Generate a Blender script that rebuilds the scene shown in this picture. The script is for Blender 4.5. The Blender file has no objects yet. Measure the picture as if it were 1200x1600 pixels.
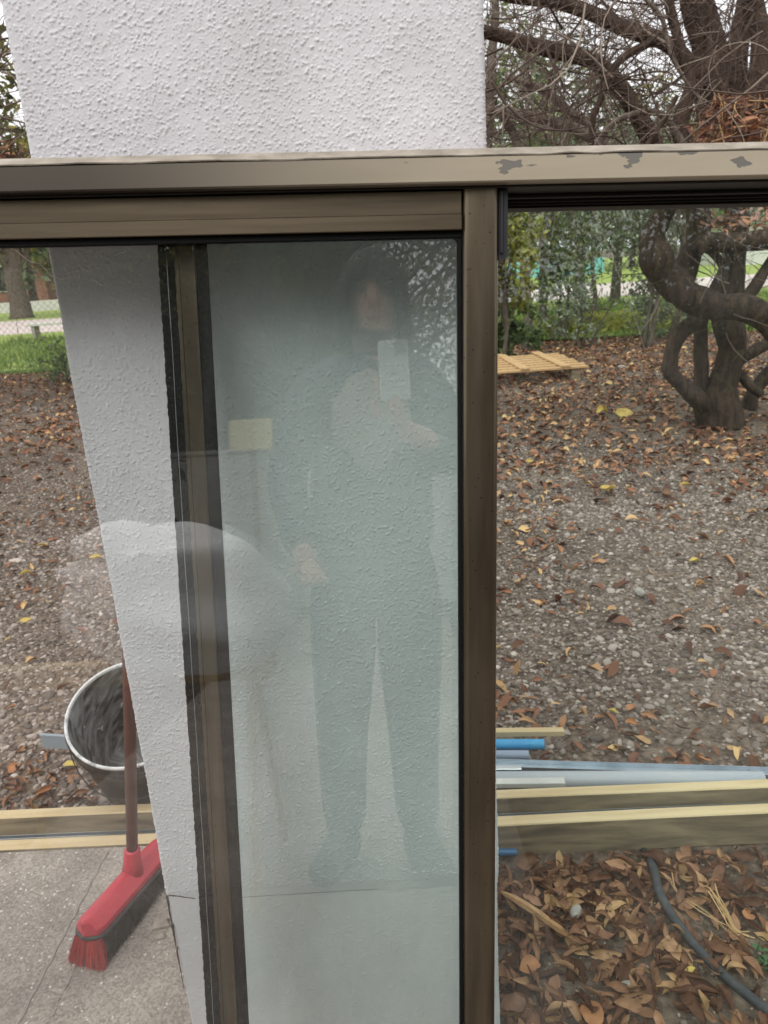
import bpy, math, random
import numpy as np
from mathutils import Vector, Matrix
random.seed(7); rng = np.random.default_rng(11)
S = bpy.context.scene; COL = S.collection
R_ = math.radians
# ---------------------------------------------------------------- camera
F = 1200.0; H = 1.36
def nrm(v): v = np.array(v, float); return v/np.linalg.norm(v)
_up = -nrm([234, -3697, -1200.])
_X = nrm(np.cross([0, 0, -1.], _up)); _Y = np.cross(_up, _X)
RC = np.array([_X, _Y, _up]); CAM = np.array([0, 0, H])
cam = bpy.data.cameras.new('camera'); co = bpy.data.objects.new('camera', cam); COL.objects.link(co)
M = Matrix([list(RC[i]) + [CAM[i]] for i in range(3)] + [[0, 0, 0, 1]])
co.matrix_world = M
cam.sensor_fit = 'VERTICAL'; cam.sensor_height = 36; cam.lens = 27.0
cam.clip_start = 0.02; cam.clip_end = 2000
S.camera = co
cam.dof.use_dof = True; cam.dof.focus_distance = 1.10; cam.dof.aperture_fstop = 11.0
# ---------------------------------------------------------------- world, sun, exposure
SUN_EL, SUN_ROT = R_(52), R_(205)
w = bpy.data.worlds.new('World'); S.world = w; w.use_nodes = True
nt = w.node_tree; nt.nodes.clear()
def N(nt, t, **k):
    n = nt.nodes.new(t)
    for a, b in k.items():
        if a.startswith('i_'): n.inputs[a[2:].replace('_', ' ')].default_value = b
        else: setattr(n, a, b)
    return n
sky = N(nt, 'ShaderNodeTexSky', sky_type='NISHITA', sun_disc=False, sun_elevation=SUN_EL, sun_rotation=SUN_ROT, air_density=1.0, dust_density=4.0)
hs = N(nt, 'ShaderNodeHueSaturation'); hs.inputs['Saturation'].default_value = 0.28; hs.inputs['Value'].default_value = 1.0
tc = N(nt, 'ShaderNodeTexCoord'); no = N(nt, 'ShaderNodeTexNoise'); no.inputs['Scale'].default_value = 2.2; no.inputs['Detail'].default_value = 6
mp = N(nt, 'ShaderNodeMapRange'); mp.inputs[1].default_value = .3; mp.inputs[2].default_value = .7; mp.inputs[3].default_value = .8; mp.inputs[4].default_value = 1.25
mx = N(nt, 'ShaderNodeMix', data_type='RGBA', blend_type='MULTIPLY'); mx.inputs[0].default_value = 1
mc = N(nt, 'ShaderNodeMix', data_type='RGBA'); mc.inputs[0].default_value = .72; mc.inputs[7].default_value = (8.6, 8.5, 8.55, 1)
bg = N(nt, 'ShaderNodeBackground'); bg.inputs[1].default_value = 0.112
ow = N(nt, 'ShaderNodeOutputWorld')
L = nt.links.new
L(sky.outputs[0], hs.inputs['Color']); L(hs.outputs[0], mc.inputs[6]); L(tc.outputs['Generated'], no.inputs[0]); L(no.outputs[0], mp.inputs[0])
L(mc.outputs[2], mx.inputs[6]); L(mp.outputs[0], mx.inputs[7]); L(mx.outputs[2], bg.inputs[0]); L(bg.outputs[0], ow.inputs[0])
sl = bpy.data.lights.new('sun', 'SUN'); sl.energy = 1.5; sl.angle = R_(38); sl.color = (1, .975, .94)
so = bpy.data.objects.new('sun', sl); COL.objects.link(so)
sd = Vector((math.sin(SUN_ROT)*math.cos(SUN_EL), math.cos(SUN_ROT)*math.cos(SUN_EL), math.sin(SUN_EL)))
so.rotation_euler = sd.to_track_quat('Z', 'Y').to_euler(); so.location = sd*30
S.view_settings.view_transform = 'Standard'; S.view_settings.look = 'None'; S.view_settings.gamma = 1
S.view_settings.exposure = 0.58
try:
    S.cycles.max_bounces = 8; S.cycles.transparent_max_bounces = 24; S.cycles.sample_clamp_indirect = 6
except Exception: pass
# ---------------------------------------------------------------- real-space helpers (sight lines of the photograph's own survey)
def ray(px, py): return RC @ np.array([(px-600)/F, (800-py)/F, -1.])
def ong(px, py, z=0.):
    r = ray(px, py); return CAM + r*((z-H)/r[2])
def ony(px, py, y):
    r = ray(px, py); return CAM + r*(y/r[1])
# window plane axes
_th = R_(9.3)
WN = RC @ (-nrm([0.008, math.tan(_th), -1.]))
_d = nrm([140, -7328, -1200.]); _d = RC @ _d; _d = nrm(_d - WN*np.dot(_d, WN))
WW = -_d; WU = np.cross(WW, WN); WO = CAM - WN*.87
# ---------------------------------------------------------------- materials
MATS = {}
def mat(name, col, rough=.7, metal=0., col2=None, scale=20., detail=6., dist=0., bump=0., bscale=None, spec=.5, isl=None, stretch=None, lo=.35, hi=.65, trans=0., sub=None, coord='Object', bdist=.002):
    m = bpy.data.materials.new(name); m.use_nodes = True; t = m.node_tree; p = t.nodes['Principled BSDF']
    p.inputs['Roughness'].default_value = rough; p.inputs['Metallic'].default_value = metal
    p.inputs['Specular IOR Level'].default_value = spec
    p.inputs['Base Color'].default_value = (*col, 1)
    l = t.links.new; c = N(t, 'ShaderNodeTexCoord'); src = c.outputs[coord]
    if stretch:
        mm = N(t, 'ShaderNodeMapping'); mm.inputs['Scale'].default_value = stretch; l(src, mm.inputs[0]); src = mm.outputs[0]
    out = None
    if col2 is not None:
        n = N(t, 'ShaderNodeTexNoise'); n.inputs['Scale'].default_value = scale; n.inputs['Detail'].default_value = detail; n.inputs['Distortion'].default_value = dist
        l(src, n.inputs[0]); r = N(t, 'ShaderNodeMapRange'); r.inputs[1].default_value = lo; r.inputs[2].default_value = hi; l(n.outputs[0], r.inputs[0])
        x = N(t, 'ShaderNodeMix', data_type='RGBA'); x.inputs[6].default_value = (*col, 1); x.inputs[7].default_value = (*col2, 1)
        l(r.outputs[0], x.inputs[0]); out = x.outputs[2]
    if isl:
        g = N(t, 'ShaderNodeNewGeometry'); cr = N(t, 'ShaderNodeValToRGB'); cr.color_ramp.interpolation = 'LINEAR'
        e = cr.color_ramp.elements
        for i, (pos, cc) in enumerate(isl):
            if i < 2: el = e[i]; el.position = pos
            else: el = e.new(pos)
            el.color = (*cc, 1)
        l(g.outputs['Random Per Island'], cr.inputs[0])
        if out is not None:
            x2 = N(t, 'ShaderNodeMix', data_type='RGBA', blend_type='MULTIPLY'); x2.inputs[0].default_value = 1; l(cr.outputs[0], x2.inputs[6]); l(out, x2.inputs[7]); out = x2.outputs[2]
        else: out = cr.outputs[0]
    if out is not None: l(out, p.inputs['Base Color'])
    if bump:
        nb = N(t, 'ShaderNodeTexNoise'); nb.inputs['Scale'].default_value = bscale or scale; nb.inputs['Detail'].default_value = 8
        l(src, nb.inputs[0]); b = N(t, 'ShaderNodeBump'); b.inputs['Strength'].default_value = bump; b.inputs['Distance'].default_value = bdist
        l(nb.outputs[0], b.inputs['Height']); l(b.outputs[0], p.inputs['Normal'])
    if trans:
        tr = N(t, 'ShaderNodeBsdfTranslucent'); ms = N(t, 'ShaderNodeMixShader'); ms.inputs[0].default_value = trans
        if out is not None: l(out, tr.inputs[0])
        else: tr.inputs[0].default_value = (*col, 1)
        l(p.outputs[0], ms.inputs[1]); l(tr.outputs[0], ms.inputs[2]); l(ms.outputs[0], t.nodes['Material Output'].inputs[0])
    MATS[name] = m; return m

def glass(name, tint, dust=.02, wob=0., gior=1.5):
    m = bpy.data.materials.new(name); m.use_nodes = True; t = m.node_tree; t.nodes.clear(); l = t.links.new
    o = N(t, 'ShaderNodeOutputMaterial'); tr = N(t, 'ShaderNodeBsdfTransparent'); tr.inputs[0].default_value = (*tint, 1)
    gl = N(t, 'ShaderNodeBsdfGlossy'); gl.inputs['Roughness'].default_value = 0.0; gl.inputs[0].default_value = (1, 1, 1, 1)
    g = N(t, 'ShaderNodeNewGeometry'); ior = N(t, 'ShaderNodeMapRange'); ior.inputs[3].default_value = gior; ior.inputs[4].default_value = 1/gior
    l(g.outputs['Backfacing'], ior.inputs[0]); fr = N(t, 'ShaderNodeFresnel'); l(ior.outputs[0], fr.inputs[0])
    m1 = N(t, 'ShaderNodeMixShader'); l(fr.outputs[0], m1.inputs[0]); l(tr.outputs[0], m1.inputs[1]); l(gl.outputs[0], m1.inputs[2])
    c = N(t, 'ShaderNodeTexCoord')
    if wob:
        nw = N(t, 'ShaderNodeTexNoise'); nw.inputs['Scale'].default_value = 3.; nw.inputs['Detail'].default_value = 0; l(c.outputs['Object'], nw.inputs[0])
        bw = N(t, 'ShaderNodeBump'); bw.inputs['Strength'].default_value = 1; bw.inputs['Distance'].default_value = wob; l(nw.outputs[0], bw.inputs['Height']); l(bw.outputs[0], gl.inputs['Normal'])
    n1 = N(t, 'ShaderNodeTexNoise'); n1.inputs['Scale'].default_value = 5; n1.inputs['Detail'].default_value = 9; n1.inputs['Roughness'].default_value = .65; n1.inputs['Distortion'].default_value = .8
    mpp = N(t, 'ShaderNodeMapping'); mpp.inputs['Scale'].default_value = (1, 1, .55); l(c.outputs['Object'], mpp.inputs[0]); l(mpp.outputs[0], n1.inputs[0])
    r = N(t, 'ShaderNodeMapRange'); r.inputs[1].default_value = .42; r.inputs[2].default_value = .78; r.inputs[3].default_value = dust*.25; r.inputs[4].default_value = dust*3; l(n1.outputs[0], r.inputs[0])
    n2 = N(t, 'ShaderNodeTexVoronoi'); n2.inputs['Scale'].default_value = 70; l(c.outputs['Object'], n2.inputs[0])
    r2 = N(t, 'ShaderNodeMapRange'); r2.inputs[1].default_value = .07; r2.inputs[2].default_value = .03; r2.inputs[3].default_value = 0; r2.inputs[4].default_value = .12; l(n2.outputs[0], r2.inputs[0])
    a = N(t, 'ShaderNodeMath', operation='ADD'); l(r.outputs[0], a.inputs[0]); l(r2.outputs[0], a.inputs[1])
    df = N(t, 'ShaderNodeBsdfDiffuse'); df.inputs[0].default_value = (.8, .8, .78, 1)
    m2 = N(t, 'ShaderNodeMixShader'); l(a.outputs[0], m2.inputs[0]); l(m1.outputs[0], m2.inputs[1]); l(df.outputs[0], m2.inputs[2]); l(m2.outputs[0], o.inputs[0])
    return m

def stucco_mat(name, col, col2, bump):
    m = mat(name, col, .88, col2=col2, scale=5, detail=7, spec=.25, coord='Object', stretch=(1.6, 1.6, .7), lo=.4, hi=.72)
    t = m.node_tree; p = t.nodes['Principled BSDF']; l = t.links.new
    c = N(t, 'ShaderNodeTexCoord'); v = N(t, 'ShaderNodeTexVoronoi'); v.inputs['Scale'].default_value = 130; v.inputs['Randomness'].default_value = 1
    n = N(t, 'ShaderNodeTexNoise'); n.inputs['Scale'].default_value = 420; n.inputs['Detail'].default_value = 4
    l(c.outputs['Object'], v.inputs[0]); l(c.outputs['Object'], n.inputs[0])
    b = N(t, 'ShaderNodeBump'); b.inputs['Strength'].default_value = bump; b.inputs['Distance'].default_value = .0012
    if bump > .5: l(v.outputs[0], b.inputs['Height']); b.invert = True; b.inputs['Distance'].default_value = .004
    else: l(n.outputs[0], b.inputs['Height'])
    l(b.outputs[0], p.inputs['Normal'])
    return m

m_stucco = stucco_mat('stucco', (.635, .622, .65), (.55, .538, .56), .35)
m_stuccob = stucco_mat('stucco_side', (.69, .668, .695), (.60, .58, .605), .9)
m_plinth = stucco_mat('render_base', (.63, .612, .63), (.53, .512, .515), .45)
m_bronze = mat('bronze_anodised', (.118, .094, .065), .30, .88, col2=(.17, .138, .098), scale=14, stretch=(5, 5, .5), bump=.12, bscale=500, bdist=.0004)
m_bronze_h = mat('bronze_anodised_rail', (.080, .063, .043), .34, .88, col2=(.13, .104, .072), scale=9, stretch=(.5, 1, 10), bump=.12, bscale=400, bdist=.0004)
m_channel = mat('bronze_dark_channel', (.014, .012, .010), .5, .3)
m_gasket = mat('rubber_gasket', (.005, .005, .005), .7, spec=.12, bump=.3, bscale=300)
m_seal = mat('silicone_seal', (.004, .004, .004), .8, spec=.1, bump=.8, bscale=260, bdist=.003)
m_nylon = mat('black_nylon', (.012, .012, .016), .35)
def specks(m, scale, thr, colr):
    t = m.node_tree; l = t.links.new; p = t.nodes['Principled BSDF']; base = p.inputs['Base Color'].links[0].from_socket
    c = N(t, 'ShaderNodeTexCoord'); v = N(t, 'ShaderNodeTexVoronoi'); v.inputs['Scale'].default_value = scale; l(c.outputs['Object'], v.inputs[0])
    sp = N(t, 'ShaderNodeSeparateColor'); l(v.outputs['Color'], sp.inputs[0]); a = N(t, 'ShaderNodeMath', operation='GREATER_THAN'); l(sp.outputs[0], a.inputs[0]); a.inputs[1].default_value = thr
    d = N(t, 'ShaderNodeMath', operation='LESS_THAN'); l(v.outputs['Distance'], d.inputs[0]); d.inputs[1].default_value = .33
    mu = N(t, 'ShaderNodeMath', operation='MULTIPLY'); l(a.outputs[0], mu.inputs[0]); l(d.outputs[0], mu.inputs[1])
    x = N(t, 'ShaderNodeMix', data_type='RGBA'); l(mu.outputs[0], x.inputs[0]); l(base, x.inputs[6]); x.inputs[7].default_value = (*colr, 1); l(x.outputs[2], p.inputs['Base Color'])
specks(m_bronze, 330, .975, (.06, .046, .032))
# head: beige coat flaking to grey
def head_mat():
    m = mat('flaking_coat', (.32, .275, .20), .40, .3, col2=(.39, .34, .26), scale=3, stretch=(1, 1, 8))
    t = m.node_tree; l = t.links.new; p = t.nodes['Principled BSDF']
    base = p.inputs['Base Color'].links[0].from_socket
    c = N(t, 'ShaderNodeTexCoord'); mm = N(t, 'ShaderNodeMapping'); mm.inputs['Scale'].default_value = (1, 1, 2.4); l(c.outputs['Object'], mm.inputs[0])
    n = N(t, 'ShaderNodeTexNoise'); n.inputs['Scale'].default_value = 26; n.inputs['Detail'].default_value = 7; n.inputs['Roughness'].default_value = .5; l(mm.outputs[0], n.inputs[0])
    sp = N(t, 'ShaderNodeSeparateXYZ'); l(c.outputs['Object'], sp.inputs[0])
    rx = N(t, 'ShaderNodeMapRange'); rx.inputs[1].default_value = -.25; rx.inputs[2].default_value = .25; rx.inputs[3].default_value = -.12; rx.inputs[4].default_value = .07; l(sp.outputs[0], rx.inputs[0])
    rz = N(t, 'ShaderNodeMapRange'); rz.inputs[1].default_value = .214; rz.inputs[2].default_value = .232; rz.inputs[3].default_value = -.03; rz.inputs[4].default_value = .12; l(sp.outputs[2], rz.inputs[0])
    a = N(t, 'ShaderNodeMath', operation='ADD'); l(n.outputs[0], a.inputs[0]); l(rx.outputs[0], a.inputs[1])
    a2 = N(t, 'ShaderNodeMath', operation='ADD'); l(a.outputs[0], a2.inputs[0]); l(rz.outputs[0], a2.inputs[1])
    r = N(t, 'ShaderNodeMapRange'); r.inputs[1].default_value = .71; r.inputs[2].default_value = .715; l(a2.outputs[0], r.inputs[0])
    x = N(t, 'ShaderNodeMix', data_type='RGBA'); l(r.outputs[0], x.inputs[0]); l(base, x.inputs[6]); x.inputs[7].default_value = (.15, .14, .125, 1)
    # darker to the left: reflected dark surroundings painted into the base colour
    rb = N(t, 'ShaderNodeMapRange', interpolation_type='SMOOTHSTEP'); rb.inputs[1].default_value = -.34; rb.inputs[2].default_value = .20; l(sp.outputs[0], rb.inputs[0])
    x2 = N(t, 'ShaderNodeMix', data_type='RGBA'); l(rb.outputs[0], x2.inputs[0]); x2.inputs[6].default_value = (.040, .031, .021, 1); l(x.outputs[2], x2.inputs[7])
    l(x2.outputs[2], p.inputs['Base Color'])
    b = N(t, 'ShaderNodeBump'); b.invert = True; b.inputs['Distance'].default_value = .0006; b.inputs['Strength'].default_value = .8; l(r.outputs[0], b.inputs['Height']); l(b.outputs[0], p.inputs['Normal'])
    return m
m_head = head_mat()
m_sealant = mat('old_sealant', (.36, .32, .265), .6, col2=(.22, .19, .15), scale=30, stretch=(1, 1, 3), bump=.8, bscale=90, bdist=.002)
m_gl_front = glass('glass_front', (.965, .978, .972), .006, 0, 1.72)
m_gl_rear = glass('glass_rear', (.945, .988, .972), .005, 0, 1.5)
m_concrete = mat('concrete', (.33, .285, .25), .9, col2=(.23, .197, .175), scale=7, detail=12, bump=.7, bscale=160, bdist=.003, spec=.3)
m_pine = mat('sawn_pine', (.60, .47, .28), .75, col2=(.47, .34, .18), scale=16, stretch=(.25, 3, 3), bump=.3, bscale=60, lo=.4, hi=.75)
m_pineweath = mat('weathered_pine_face', (.33, .26, .165), .85, col2=(.12, .095, .065), scale=6, dist=.6, stretch=(.8, 3, 5), bump=.5, bscale=60, lo=.35, hi=.7)
m_alu = mat('bare_aluminium', (.62, .64, .66), .3, .9)
m_galv = mat('galvanised_steel', (.55, .60, .66), .32, .85, col2=(.42, .47, .53), scale=14)
m_pvc = mat('grey_pvc', (.33, .36, .41), .38, col2=(.42, .43, .45), scale=8, stretch=(.3, 2, 2))
m_pvcd = mat('blue_grey_pvc', (.27, .32, .42), .4)
m_blue = mat('blue_pvc', (.035, .27, .55), .4, col2=(.05, .33, .6), scale=20)
m_whiteflat = mat('off_white_profile', (.62, .60, .55), .5, col2=(.5, .49, .46), scale=12)
m_hose = mat('black_hose_rubber', (.028, .036, .042), .6, col2=(.07, .075, .075), scale=45, bump=.3, bscale=200, lo=.5, hi=.8)
m_red = mat('red_plastic', (.50, .03, .055), .42, col2=(.40, .035, .05), scale=15, lo=.45, hi=.8)
m_redbr = mat('red_bristle', (.40, .02, .02), .7)
m_blkbr = mat('black_bristle', (.02, .018, .018), .7)
m_blkpl = mat('black_plastic', (.02, .02, .022), .4)
m_handle = mat('brown_handle', (.105, .036, .026), .45, col2=(.15, .06, .045), scale=30, stretch=(2, 2, .3))
m_bark = mat('bark', (.10, .070, .052), .9, col2=(.045, .033, .027), scale=14, bump=1, bscale=30, bdist=.03, stretch=(2, 2, .35), spec=.15)
m_barkg = mat('grey_bark', (.17, .14, .115), .9, col2=(.09, .07, .057), scale=14, bump=1, bscale=38, bdist=.015, spec=.2)
m_twig = mat('twig', (.1, .1, .1), .85, isl=[(0, (.05, .034, .028)), (1, (.30, .25, .20)), (.5, (.09, .062, .05)), (.8, (.15, .115, .095))], spec=.2)
m_barkd = mat('slim_bark', (.13, .105, .085), .9, col2=(.06, .048, .04), scale=10, bump=.8, bscale=30, bdist=.01, spec=.2)
m_leafD = mat('leaf_dark_green', (.1, .1, .1), .5, isl=[(0, (.04, .07, .028)), (1, (.36, .42, .15)), (.6, (.12, .18, .065))], trans=.35)
m_leafY = mat('leaf_yellow_green', (.1, .1, .1), .5, isl=[(0, (.16, .17, .035)), (1, (.45, .42, .09)), (.6, (.27, .29, .055))], trans=.4)
m_leafG = mat('leaf_grey_green', (.1, .1, .1), .5, isl=[(0, (.08, .10, .065)), (1, (.42, .46, .34)), (.6, (.19, .23, .14))], trans=.3)
m_leafO = mat('leaf_olive', (.1, .1, .1), .5, isl=[(0, (.05, .055, .02)), (1, (.36, .32, .08)), (.55, (.13, .14, .04))], trans=.4)
m_litter = mat('dry_leaves', (1, 1, 1), .75, isl=[(0, (.085, .04, .026)), (1, (.58, .37, .19)), (.35, (.19, .09, .055)), (.6, (.31, .16, .095)), (.85, (.42, .235, .135))], col2=(.75, .72, .68), scale=60, trans=.12, bump=.5, bscale=120, spec=.3)
MATS['dry_leaves'].node_tree.nodes['Principled BSDF'].inputs['Specular IOR Level'].default_value = .3
m_litterf = mat('dry_leaves_far', (.1, .1, .1), .75, isl=[(0, (.085, .04, .026)), (1, (.62, .42, .20)), (.35, (.19, .085, .05)), (.65, (.30, .135, .075)), (.85, (.42, .23, .12))], spec=.3)
m_yleaf = mat('yellow_leaf', (.62, .50, .12), .6, col2=(.5, .33, .1), scale=40, trans=.15)
m_oleaf = mat('orange_leaf', (.46, .21, .09), .65, col2=(.33, .14, .06), scale=40, trans=.1, bump=.4, bscale=90)
m_bleaf = mat('brown_leaf', (.20, .10, .055), .7, col2=(.12, .06, .035), scale=40, bump=.5, bscale=90)
m_peb = mat('pebbles', (.1, .1, .1), .75, isl=[(0, (.09, .07, .058)), (1, (.54, .46, .41)), (.4, (.18, .143, .123)), (.75, (.29, .235, .20)), (.95, (.40, .335, .295))], spec=.35)
m_stone = mat('stone', (.40, .37, .33), .85, col2=(.22, .20, .18), scale=60, bump=.6, bscale=120)
m_straw = mat('straw', (.45, .30, .13), .75, isl=[(0, (.30, .17, .07)), (1, (.62, .42, .2))])
m_nest = mat('nest_leaves', (.1, .1, .1), .75, isl=[(0, (.09, .045, .03)), (1, (.52, .26, .14)), (.6, (.22, .10, .06))])
m_palt = mat('pallet_wood', (.62, .40, .20), .75, col2=(.50, .30, .14), scale=18, stretch=(3, .5, 3))
m_wire = mat('fence_wire', (.22, .22, .21), .5, .6)
m_teal = mat('teal_paint', (.16, .42, .40), .6)
m_brick = mat('red_brick', (.30, .14, .10), .85, col2=(.20, .10, .075), scale=6)
m_dark = mat('dark_opening', (.02, .02, .022), .3)
m_whitec = mat('white_cloth', (.88, .88, .88), .85, bump=.3, bscale=30)
m_skin = mat('skin', (.56, .33, .25), .55)
m_hair = mat('hair', (.014, .010, .008), .75, spec=.2, bump=.5, bscale=60, stretch=(6, 6, .5))
m_jacket = mat('blue_grey_jacket', (.018, .040, .060), .8, bump=.5, bscale=18, bdist=.01)
m_top = mat('pink_top', (.36, .27, .25), .85)
m_trous = mat('dark_denim', (.016, .036, .065), .85, bump=.4, bscale=25)
m_shoe = mat('shoe', (.02, .03, .035), .6)
m_phone = mat('pale_phone', (.78, .84, .82), .3)
m_path = mat('pale_path', (.62, .52, .48), .9, col2=(.48, .40, .37), scale=3, bump=.3)
m_lawn = mat('lawn', (.17, .25, .04), .9, col2=(.33, .38, .09), scale=1.2, bump=.6, bscale=20, bdist=.03)
m_blade = mat('grass_blade', (.1, .1, .1), .7, isl=[(0, (.06, .12, .02)), (1, (.34, .40, .10)), (.5, (.15, .24, .04))], trans=.35)
m_yboard = mat('yellow_board', (.75, .66, .30), .6)
m_housew = mat('house_wall', (.26, .26, .23), .85, col2=(.20, .20, .175), scale=3)
m_clad = mat('dark_cladding', (.14, .135, .105), .85, col2=(.09, .088, .068), scale=3)
m_roof = mat('roof_tiles', (.12, .075, .06), .8, col2=(.08, .05, .04), scale=12)

def ground_mat():
    m = bpy.data.materials.new('earth_and_gravel'); m.use_nodes = True; t = m.node_tree; p = t.nodes['Principled BSDF']; l = t.links.new
    p.inputs['Roughness'].default_value = .95; p.inputs['Specular IOR Level'].default_value = .2
    g = N(t, 'ShaderNodeNewGeometry')
    v = N(t, 'ShaderNodeTexVoronoi'); v.inputs['Scale'].default_value = 75; l(g.outputs['Position'], v.inputs[0])
    n = N(t, 'ShaderNodeTexNoise'); n.inputs['Scale'].default_value = 40; n.inputs['Detail'].default_value = 10; l(g.outputs['Position'], n.inputs[0])
    n2 = N(t, 'ShaderNodeTexNoise'); n2.inputs['Scale'].default_value = 1.1; n2.inputs['Detail'].default_value = 5; l(g.outputs['Position'], n2.inputs[0])
    cr = N(t, 'ShaderNodeValToRGB'); cr.color_ramp.elements[0].color = (.065, .045, .034, 1); cr.color_ramp.elements[1].color = (.27, .205, .16, 1)
    cr.color_ramp.elements[0].position = .3; cr.color_ramp.elements[1].position = .72
    l(n.outputs[0], cr.inputs[0])
    hsv = N(t, 'ShaderNodeMix', data_type='RGBA', blend_type='MULTIPLY'); hsv.inputs[0].default_value = .55
    sp = N(t, 'ShaderNodeSeparateColor'); l(v.outputs['Color'], sp.inputs[0]); cb = N(t, 'ShaderNodeCombineColor')
    for i in range(3): l(sp.outputs[0], cb.inputs[i])
    l(cr.outputs[0], hsv.inputs[6]); l(cb.outputs[0], hsv.inputs[7])
    x = N(t, 'ShaderNodeMix', data_type='RGBA'); r = N(t, 'ShaderNodeMapRange'); r.inputs[1].default_value = .45; r.inputs[2].default_value = .6; l(n2.outputs[0], r.inputs[0])
    l(r.outputs[0], x.inputs[0]); l(hsv.outputs[2], x.inputs[6]); l(cr.outputs[0], x.inputs[7]); l(x.outputs[2], p.inputs['Base Color'])
    b = N(t, 'ShaderNodeBump'); b.inputs['Distance'].default_value = .012; b.inputs['Strength'].default_value = .8; l(n.outputs[0], b.inputs['Height']); l(b.outputs[0], p.inputs['Normal'])
    return m
m_ground = ground_mat()

# ---------------------------------------------------------------- mesh helpers
def tag(o, label=None, cat=None, group=None, kind=None):
    if label: o['label'] = label
    if cat: o['category'] = cat
    if group: o['group'] = group
    if kind: o['kind'] = kind
    return o
def link(name, me, m=None, parent=None, smooth=False):
    if m is not None: me.materials.append(m)
    o = bpy.data.objects.new(name, me); COL.objects.link(o)
    if parent is not None: o.parent = parent
    me.polygons.foreach_set('use_smooth', np.full(len(me.polygons), bool(smooth)))
    return o
def empty(name, loc=(0, 0, 0), rot=None):
    o = bpy.data.objects.new(name, None); COL.objects.link(o); o.location = loc; o.empty_display_size = .1
    return o
def npmesh(name, V, Fc):
    """V (n,3); Fc list of (m,k) int arrays"""
    me = bpy.data.meshes.new(name); V = np.asarray(V, np.float32)
    me.vertices.add(len(V)); me.vertices.foreach_set('co', V.ravel())
    Fl = [np.asarray(f, np.int32) for f in (Fc if isinstance(Fc, (list, tuple)) else [Fc])]
    nl = sum(f.size for f in Fl); npoly = sum(len(f) for f in Fl)
    me.loops.add(nl); me.loops.foreach_set('vertex_index', np.concatenate([f.ravel() for f in Fl]))
    me.polygons.add(npoly)
    ls = []; s = 0
    for f in Fl:
        k = f.shape[1]; ls.append(s + np.arange(len(f))*k); s += f.size
    me.polygons.foreach_set('loop_start', np.concatenate(ls).astype(np.int32))
    me.update(calc_edges=True); me.validate()
    return me
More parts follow.
